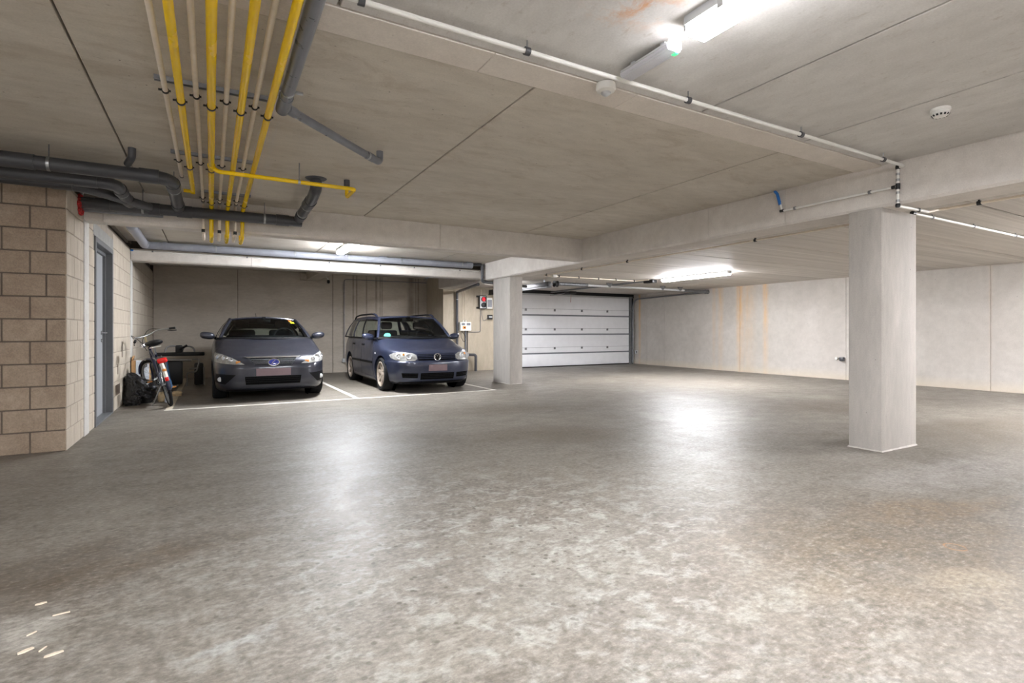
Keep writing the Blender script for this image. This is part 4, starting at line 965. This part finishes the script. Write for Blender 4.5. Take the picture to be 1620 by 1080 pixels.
# blue estate ----------------------------------------------------------------
tab = [(.15, 1.90, 1.95, .75), (.19, 1.99, 2.0, .785), (.25, 2.03, 2.03, .805), (.36, 2.06, 2.06, .822), (.47, 2.07, 2.08, .828), (.54, 2.065, 2.085, .828), (.56, 2.035, 2.06, .824), (.64, 2.0, 2.05, .824), (.70, 1.955, 2.045, .822),
       (.735, 1.88, 2.04, .82), (.78, 1.68, 2.03, .816), (.83, 1.46, 2.02, .808), (.88, 1.27, 2.0, .795), (.92, 1.14, 1.99, .78), (.94, 1.08, 1.98, .77)]
car = Car('estate_car', (3.47, 10.83, 0), 'dark blue estate car with roof rails and round chrome badge', tab, 4.8, 6, 'paint_blue', (-1.27, 1.12), .30)
car.body()
for y in car.wheels:
    for sg in (-1, 1): car.wheel(sg, y, 7, .03, 'alloy')
roof = [(-.42, .565, 1.335, 1.365), (-.1, .58, 1.36, 1.395), (.4, .585, 1.37, 1.408), (1.0, .575, 1.365, 1.40), (1.6, .555, 1.345, 1.375), (1.84, .54, 1.325, 1.35)]
sd = dict(bot=lambda t: (.775-.035*max(0, t-.8)/.2, lerp(-.92, 1.93, t), .935+.02*t), top=lambda t: roof_edge(lerp(-.36, 1.80, t)),
          win=[(.03, .345), (.375, .625), (.665, .955)], pil=[(.345, .375, 'trim_black'), (.625, .665, 'paint_blue'), (.955, 1.0, 'paint_blue')])
car.greenhouse(dict(wb=(.72, -1.09, .22, .945), wt=(.565, -.44, .05, 1.365, .03), roof=roof, rear=(.62, 1.95, .03, .97), side=sd, seat=-.15))
car.mirrors(.885, -.72, .975, 'paint_blue')
for sg in (-1, 1):
    bar = [(sg*.585, -.30, 1.355), (sg*.60, -.2, 1.41), (sg*.605, .1, 1.43), (sg*.605, 1.0, 1.43), (sg*.59, 1.45, 1.405), (sg*.575, 1.6, 1.35)]
    r_ = car.part('roof_rail', MB().tube(fillet(bar, .1), .017, 8), 'trim_black')
    car.part('rail_foot', MB().tube([(sg*.585, -.36, 1.345), (sg*.595, -.24, 1.395), (sg*.60, -.1, 1.425)], [.012, .024, .02], 8), 'paint_blue', r_)
    # side details
    for y0, y1 in ((-.80, .03), (.06, .80)):
        car.patch('side_moulding', [(y0, .475), (y1, .475), (y1, .515), (y0, .515)], 'trim_black', .012, .01, side=sg, n=3)
    for y in (-.83, .045, .86):
        car.patch('shut_line', [(y-.004, .24), (y+.004, .24), (y+.004, .93), (y-.004, .93)], 'trim_black', .0012, .01, side=sg, n=4)
    for y in (-.17, .62):
        car.patch('door_handle', [(y, .80), (y+.17, .805), (y+.17, .835), (y, .83)], 'trim_black', .018, .01, side=sg, n=2)
    car.patch('side_indicator', [(-1.0, .66), (-.955, .66), (-.955, .685), (-1.0, .685)], 'lens_white', .006, .01, side=sg, n=2)
    car.patch('sill', [(-.9, .17), (.75, .17), (.75, .225), (-.9, .225)], 'paint_blue', .012, .02, side=sg, n=4)
hl = car.patch('headlight', [(.36, .60), (.40, .57), (.55, .562), (.68, .575), (.735, .61), (.745, .66), (.70, .70), (.60, .715), (.44, .70), (.37, .665)], 'lamp_silver', .006, .03, True)
for o, sg in zip(hl, (1, -1)):
    for x, z, r in ((.645, .64, .05), (.50, .64, .052)):
        car.part('reflector', MB().lathe([(r, 0), (r, .014), (r*.85, .018), (r*.5, .006), (0, .014)], (sg*x, car.yf(x, z)-.006, z), (sg*.3, -.92, .15), 22), 'lens_white', o)
    car.part('indicator', MB().lathe([(.022, 0), (.02, .01), (0, .013)], (sg*.575, car.yf(.575, .675)-.012, .675), (sg*.25, -.95, .2), 14), 'amber', o)
car.patch('grille', [(-.345, .675), (.345, .675), (.345, .572), (-.345, .572)], 'grille_black', .004, .02)
for z in (.66, .632, .602): car.patch('grille_bar', [(-.34, z-.007), (.34, z-.007), (.34, z+.007), (-.34, z+.007)], 'paint_blue', .014, .01, n=4)
by = car.yf(0, .62); bz = .625
em = car.part('badge', MB().lathe([(0, .008), (.062, .008), (.064, 0)], (0, by-.016, bz), (0, -1, 0), 28), 'trim_black')
Yb = by-.03
car.part('badge_ring', MB().tube([(.06*cos(2*pi*k/32), Yb, bz+.06*sin(2*pi*k/32)) for k in range(33)], .007, 8), 'chrome', em)
car.part('badge_letter', MB().tube([(-.022, Yb, bz+.055), (0, Yb, bz+.008), (.022, Yb, bz+.055)], .006, 8), 'chrome', em)
car.part('badge_letter', MB().tube([(-.048, Yb, bz+.032), (-.024, Yb, bz-.045), (0, Yb, bz-.002), (.024, Yb, bz-.045), (.048, Yb, bz+.032)], .006, 8), 'chrome', em)
car.patch('licence_plate', [(-.17, .385), (.17, .385), (.17, .495), (-.17, .495)], 'plate', .016, .01, n=3)
car.patch('bumper_strip', [(-.80, .50), (.80, .50), (.80, .545), (-.80, .545)], 'paint_blue', .014, .01, n=5)
car.patch('lower_grille', [(-.31, .35), (.31, .35), (.31, .235), (-.31, .235)], 'grille_black', .004, .02)
for z in (.325, .298, .27): car.patch('grille_bar', [(-.30, z-.005), (.30, z-.005), (.30, z+.005), (-.30, z+.005)], 'trim_black', .010, .01, n=4)
ai = car.patch('air_intake', [(.36, .35), (.62, .355), (.60, .275), (.36, .265)], 'grille_black', .004, .02, True)
for o, sg in zip(ai, (1, -1)):
    for z in (.33, .305): car.patch('grille_bar', [(sg*.37, z-.004), (sg*.61, z-.004), (sg*.61, z+.004), (sg*.37, z+.004)], 'trim_black', .012, .01, parent=o)
car.patch('lower_lip', [(-.70, .20), (.70, .20), (.72, .155), (-.72, .155)], 'trim_black', .010, .01, n=4)
st_ = MB(); st_.add([Vector(car.ws(-.80+.075*cos(2*pi*k/20)*1.1, .12+.09*sin(2*pi*k/20)))+Vector((0, -.004, .002)) for k in range(20)], [tuple(range(20))]); car.part('sticker', st_, 'sticker_green')
for sg in (-.35, .25): car.part('wiper', MB().tube([(sg+.1, -1.10, .955), (sg-.35, -1.0, .975)], .008, 6), 'trim_black')

# ------------------------------------------------------------------ bicycle and things by the block wall
simple('bike_blue', (52, 96, 138), .3, .2)
simple('bike_navy', (26, 30, 52), .35, .2)
simple('mudguard_white', (226, 222, 212), .4)
simple('reflector_red', (226, 22, 20), .25)
simple('brass', (190, 176, 140), .35, .7)
bk = empty('bicycle', (-.506, 9.06, .004), 'city bicycle with blue chain guard and red tail light leaning by the wall', 'bicycle', rot=(0, radians(-12), radians(10)))
def bp(name, mb, mat, parent=None): return mk(name, mb, mat, parent or bk, local=True, ang=40)
HR = .33; rear = Vector((0, .0, HR)); front = Vector((0, 1.05, HR)); steer = Matrix.Rotation(radians(28), 4, Vector((0, -.35, 1)))
piv = Vector((0, .93, .62))
def st3(p): return piv+steer@(Vector(p)-piv)
def bwheel(c, f=None):
    f = f or (lambda p: p)
    mb = MB().lathe([(HR-.045, -.012), (HR-.03, -.02), (HR-.012, -.02), (HR, -.008), (HR, .008), (HR-.012, .02), (HR-.03, .02), (HR-.045, .012)], c, (1, 0, 0), 36, close=True); mb.v = [tuple(f(v)) for v in mb.v]
    w_ = bp('wheel', mb, 'tyre')
    mb = MB().lathe([(HR-.06, -.013), (HR-.042, -.015), (HR-.042, .015), (HR-.06, .013)], c, (1, 0, 0), 36, close=True); mb.v = [tuple(f(v)) for v in mb.v]
    bp('rim', mb, 'steel', w_)
    mb = MB()
    for k in range(20):
        a = 2*pi*k/20; q = Vector(c)+Vector((0, cos(a), sin(a)))*(HR-.05); mb.tube([Vector(c)+Vector((.025*(-1)**k, .02*cos(a+.8), .02*sin(a+.8))), q], .0022, 5)
    mb.v = [tuple(f(v)) for v in mb.v]; sp_ = bp('spokes', mb, 'steel', w_); sp_['kind'] = 'stuff'
    mb = MB().lathe([(.0, -.05), (.022, -.045), (.016, 0), (.022, .045), (0, .05)], c, (1, 0, 0), 14); mb.v = [tuple(f(v)) for v in mb.v]
    bp('hub', mb, 'steel', w_)
bwheel(rear); bwheel(front, st3)
def guard(c, a0, a1, f=lambda p: p):
    P = []
    for i in range(15):
        a = radians(lerp(a0, a1, i/14)); d = Vector((0, cos(a), sin(a))); P.append([f(Vector(c)+d*(HR+.022-.012*abs(u)**2)+Vector((u*.028, 0, 0))) for u in (-1, -.5, 0, .5, 1)])
    return MB().grid(P)
bp('mudguard', guard(rear, 60, 190), 'bike_navy'); bp('mudguard', guard(front, 20, 150, st3), 'bike_navy')
g_ = bp('mudguard_flash', MB().grid([[Vector(rear)+Vector((0, cos(radians(a)), sin(radians(a))))*(HR+.028-.01*abs(u)**2)+Vector((u*.026, 0, 0)) for u in (-1, 0, 1)] for a in (118, 128, 138, 148, 158, 168)]), 'mudguard_white')
bp('reflector', MB().box(-.022, .022, -.352, -.338, .40, .455, .005), 'reflector_red', g_)
bp('amber_patch', MB().box(-.024, .024, -.305, -.285, .535, .57, .005), 'amber', g_)
frm = MB()
BB = (0, .45, .29)
for a, b, r in (((0, .93, .66), BB, .02), ((0, .90, .80), (0, .30, .60), .014), ((0, .26, .78), BB, .016), ((0, .95, .60), (0, .88, .88), .019), ((0, .24, .70), (.05, .02, HR), .009), ((0, .24, .70), (-.05, .02, HR), .009), (BB, (.05, 0, HR), .01), (BB, (-.05, 0, HR), .01)):
    frm.tube([a, b], r, 10)
bp('frame', frm, 'bike_navy')
fk = MB()
for sx in (-.045, .045): fk.tube(fillet([(0, .95, .63), (sx, .96, .58), (sx, .99, .45), (sx, 1.05, HR)], .05), .011, 8)
fk.v = [tuple(st3(v)) for v in fk.v]; bp('fork', fk, 'bike_navy')
bp('seat_post', MB().tube([(0, .26, .76), (0, .20, .90)], .013, 10), 'steel')
bm = bmesh.new(); bmesh.ops.create_uvsphere(bm, u_segments=18, v_segments=10, radius=1)
for v in bm.verts:
    y = v.co.y; wd = .115 if y < 0 else .115-.075*min(1, y*1.3); v.co = Vector((v.co.x*wd, .17+y*.135, .925+v.co.z*.042+.012*(y < -.3)))
sdl = bp('saddle', MB().bm(bm), 'black_plastic')
bp('saddle_rail', MB().box(-.07, .07, .05, .07, .865, .875), 'mudguard_white', sdl)
hb = MB().tube(fillet([(-.31, .60, 1.02), (-.26, .66, 1.035), (-.19, .80, 1.06), (-.05, .84, 1.03), (.05, .84, 1.03), (.19, .80, 1.06), (.26, .66, 1.035), (.31, .60, 1.02)], .06), .011, 10)
hb.v = [tuple(st3(v)) for v in hb.v]; hbo = bp('handlebar', hb, 'steel')
stm = MB().tube([(0, .88, .86), (0, .86, .98), (0, .84, 1.03)], .014, 10); stm.v = [tuple(st3(v)) for v in stm.v]; bp('stem', stm, 'brass')
for sx in (-1, 1):
    gp = MB().tube([(sx*.325, .585, 1.017), (sx*.27, .645, 1.03)], .017, 10); gp.v = [tuple(st3(v)) for v in gp.v]; bp('grip', gp, 'black_rubber', hbo)
    lv = MB().tube(fillet([(sx*.26, .68, 1.015), (sx*.29, .67, .995), (sx*.34, .60, .975)], .03), .007, 8); lv.v = [tuple(st3(v)) for v in lv.v]; bp('brake_lever', lv, 'black_plastic', hbo)
    cb = MB().tube(fillet([(sx*.25, .69, 1.03), (sx*.14, .93, 1.12), (0, .99, .95), (0, .95, .8)], .1), .004, 6); cb.v = [tuple(st3(v)) for v in cb.v]; bp('brake_cable', cb, 'black_rubber', hbo)
bl = MB().box(-.03, .03, .97, 1.03, .86, .92, .012); bl.v = [tuple(st3(v)) for v in bl.v]; bp('headlight', bl, 'chrome')
rk = MB()
for sx in (-.055, .055): rk.tube(fillet([(sx, .22, .72), (sx, -.28, .70), (sx*.4, -.33, .70)], .03), .006, 8).tube([(sx, -.1, .70), (sx, .0, HR+.02)], .005, 6)
for y in (-.2, 0, .15): rk.tube([(-.055, y, .712), (.055, y, .712)], .005, 6)
bp('luggage_rack', rk, 'steel_dull')
bp('tail_light', MB().box(-.06, .06, -.37, -.325, .655, .725, .02), 'reflector_red')
bp('chain_guard', MB().prism([(-.05, .36), (.1, .42), (.45, .40), (.60, .33), (.56, .22), (.40, .20), (-.05, .27)], 'x', .055, .075), 'bike_blue')
bp('coat_guard', MB().prism([(.06, .64), (.22, .62), (.52, .24), (.34, .20)], 'x', .08, .10), 'bike_blue')
for sx, a in ((1, -.6), (-1, 2.54)):
    e_ = Vector((sx*.10, BB[1]+.16*cos(a), BB[2]+.16*sin(a)))
    cr = bp('crank', MB().tube([(sx*.07, BB[1], BB[2]), (sx*.09, e_.y, e_.z)], .010, 8), 'steel')
    pd = bp('pedal', MB().box(min(sx*.1, sx*.2), max(sx*.1, sx*.2), e_.y-.04, e_.y+.04, e_.z-.014, e_.z+.014, .005), 'black_plastic', cr)
    bp('pedal_reflector', MB().box(sx*.15-.03, sx*.15+.03, e_.y-.046, e_.y-.038, e_.z-.009, e_.z+.009), 'amber', cr)
bp('kickstand', MB().tube([(-.05, .1, .3), (-.20, .16, .045)], .009, 8), 'steel')

# bin bag, box, paper bags
def lump(name, c, sz, seed, mat, amp=.18, parent=None, n=4.0, slope=0, subdiv=5, **kw):
    bm = bmesh.new(); bmesh.ops.create_icosphere(bm, subdivisions=subdiv, radius=1)
    for v in bm.verts:
        d = v.co.normalized(); k = (abs(d.x)**n+abs(d.y)**n+abs(d.z)**n)**(-1/n); p = d*k
        o = Vector((seed, seed*1.7, 0))
        f = 1+amp*(noise.noise(d*1.6+o)*.8+(abs(noise.noise(d*3.7+o))-.25)*.9+(abs(noise.noise(d*8+o))-.2)*.3)
        q = Vector((p.x*sz[0]*f, p.y*sz[1]*f, p.z*sz[2]*(f if p.z > 0 else 1)+sz[2]))
        if q.z < .02: q.z = .002+.01*max(0, q.z)
        v.co = Vector(c)+q
    if slope:
        for v in bm.verts: v.co.z = c[2]+(v.co.z-c[2])*(1-slope*(v.co.x-c[0])/sz[0])
    return mk(name, MB().bm(bm), mat, parent, ang=60, **kw)
t = NT('bin_bag'); f_ = t.noise(t.obj((1, 1, .6)), 14, 6, .6, 1.2); t.base((.006, .006, .007, 1)); t.rough(.22); t.bump(f_, .9, .02); MATS['bin_bag'] = t.m
simple('cardboard', (190, 150, 104), .8, var=.08); simple('box_print', (222, 228, 236), .4, var=.1, scale=9); simple('paper_beige', (206, 184, 148), .85, var=.12, scale=9, bump=.4); simple('bag_white', (196, 202, 214), .5)
simple('print_dark', (70, 72, 80), .5)
lump('bin_bag', (-.93, 9.76, 0), (.185, .20, .19), 3.1, 'bin_bag', .22, slope=.28, label='crumpled black bin bag against the block wall', cat='bin bag')
lump('bin_bag', (-1.0, 9.45, 0), (.10, .07, .07), 8.3, 'bin_bag', .2, label='smaller black bag slumped in front of the bin bag', cat='bin bag')
bx_ = empty('carton', (-1.0, 10.57, 0), 'open carton with white printed side behind the bin bag', 'box')
mk('carton_body', MB().box(-1.12, -.88, 10.43, 10.70, 0, .60, .004), 'cardboard', bx_)
mk('printed_side', MB().box(-1.06, -.882, 10.424, 10.43, .30, .61), 'box_print', bx_)
mk('printed_mark', MB().ring((-.95, 10.422, .53), (0, -1, 0), .03, .004, .014, 20), 'print_dark', bx_)
mk('flap', MB().add([(-1.12, 10.43, .60), (-1.12, 10.70, .60), (-1.10, 10.70, .68), (-1.10, 10.42, .68)], [(0, 1, 2, 3)]), 'cardboard', bx_, solid=.004)
lump('paper_bag', (-.655, 9.72, 0), (.055, .07, .075), 5.2, 'paper_beige', .25, n=3, subdiv=4, label='crumpled beige paper bag between bin bag and bicycle wheel', cat='bag')
lump('paper_bag', (-.50, 10.45, 0), (.07, .06, .04), 6.4, 'paper_beige', .25, n=3, subdiv=4, label='flattened beige paper bag on the floor beyond the pedal', cat='bag')
lump('plastic_bag', (-.585, 9.60, 0), (.03, .045, .045), 9.4, 'bag_white', .25, n=3, subdiv=4, label='small white plastic bag beside the paper bag', cat='bag')

# folded bike carrier in the back corner
simple('tube_silver', (150, 150, 148), .35, .6)
rk = empty('bike_carrier', (-.5, 12.4, 0), 'dark bike carrier with silver tube loops standing in the back corner', 'bike carrier')
mk('top_bar', MB().box(-.95, -.12, 12.38, 12.46, .585, .66, .02), 'black_plastic', rk)
mk('cross_tube', MB().tube([(-.80, 12.36, .52), (-.35, 12.36, .50)], .022, 10), 'tube_silver', rk)
mk('tube_loop', MB().tube(fillet([(-.80, 12.44, .64), (-.77, 12.46, .78), (-.6, 12.47, .79), (-.50, 12.46, .64)], .08), .016, 10), 'tube_silver', rk)
mk('tube_loop', MB().tube(fillet([(-.52, 12.44, .64), (-.48, 12.47, .78), (-.32, 12.47, .77), (-.28, 12.46, .62)], .08), .016, 10), 'tube_silver', rk)
mk('clamp_head', MB().box(-.62, -.50, 12.40, 12.48, .64, .80, .02), 'black_plastic', rk)
mk('clamp_arm', MB().tube([(-.55, 12.40, .72), (-.42, 12.40, .80)], .02, 8), 'black_plastic', rk)
mk('leg_frame', MB().tube(fillet([(-.42, 12.30, 0), (-.42, 12.30, .26), (-.26, 12.30, .27), (-.20, 12.32, .52), (-.33, 12.34, .52)], .05), .014, 8), 'tube_silver', rk)
mk('leg_tube', MB().tube([(-.38, 12.31, .33), (-.24, 12.31, .34)], .018, 8), 'tube_silver', rk)
mk('wheel_tray', MB().box(-.95, -.5, 12.42, 12.60, .02, .50, .03), 'black_plastic', rk)
mk('foot', MB().tube([(-.12, 12.30, .0), (-.13, 12.30, .36)], .013, 8), 'tube_silver', rk)
mk('side_box', MB().box(-.30, -.14, 12.36, 12.55, 0, .44, .03), 'black_plastic', rk)

# small offcuts lying on the floor
simple('wood_chip', (214, 200, 180), .8, var=.1)
for k, (x, y, l, w_, a) in enumerate(((-.589, 2.758, .018, .008, 10), (-.548, 2.376, .022, .010, 30), (-.46, 2.306, .026, .008, 15), (-.50, 2.36, .016, .003, 60), (-.50, 2.62, .026, .003, 5), (-.56, 2.50, .016, .003, 40))):
    ca, sa = cos(radians(a)), sin(radians(a))
    P = [(-l, -w_*.6), (-l*.3, -w_), (l, -w_*.5), (l*.9, w_*.6), (l*.1, w_), (-l*.9, w_*.5)]
    mk('plaster_chip', MB().prism([(x+ca*u-sa*v, y+sa*u+ca*v) for u, v in P], 'z', 0.0002, .004), 'wood_chip', label=['small rounded plaster chip lying apart on the dark floor', 'broadest pale plaster chip on the floor beside the white smear', 'long pointed plaster chip on the floor', 'tiny pale sliver between the two larger plaster chips', 'thin straight pale splinter on the bare floor', 'short slanting pale splinter beside the white smear'][k], cat='debris', group='chips on the floor')
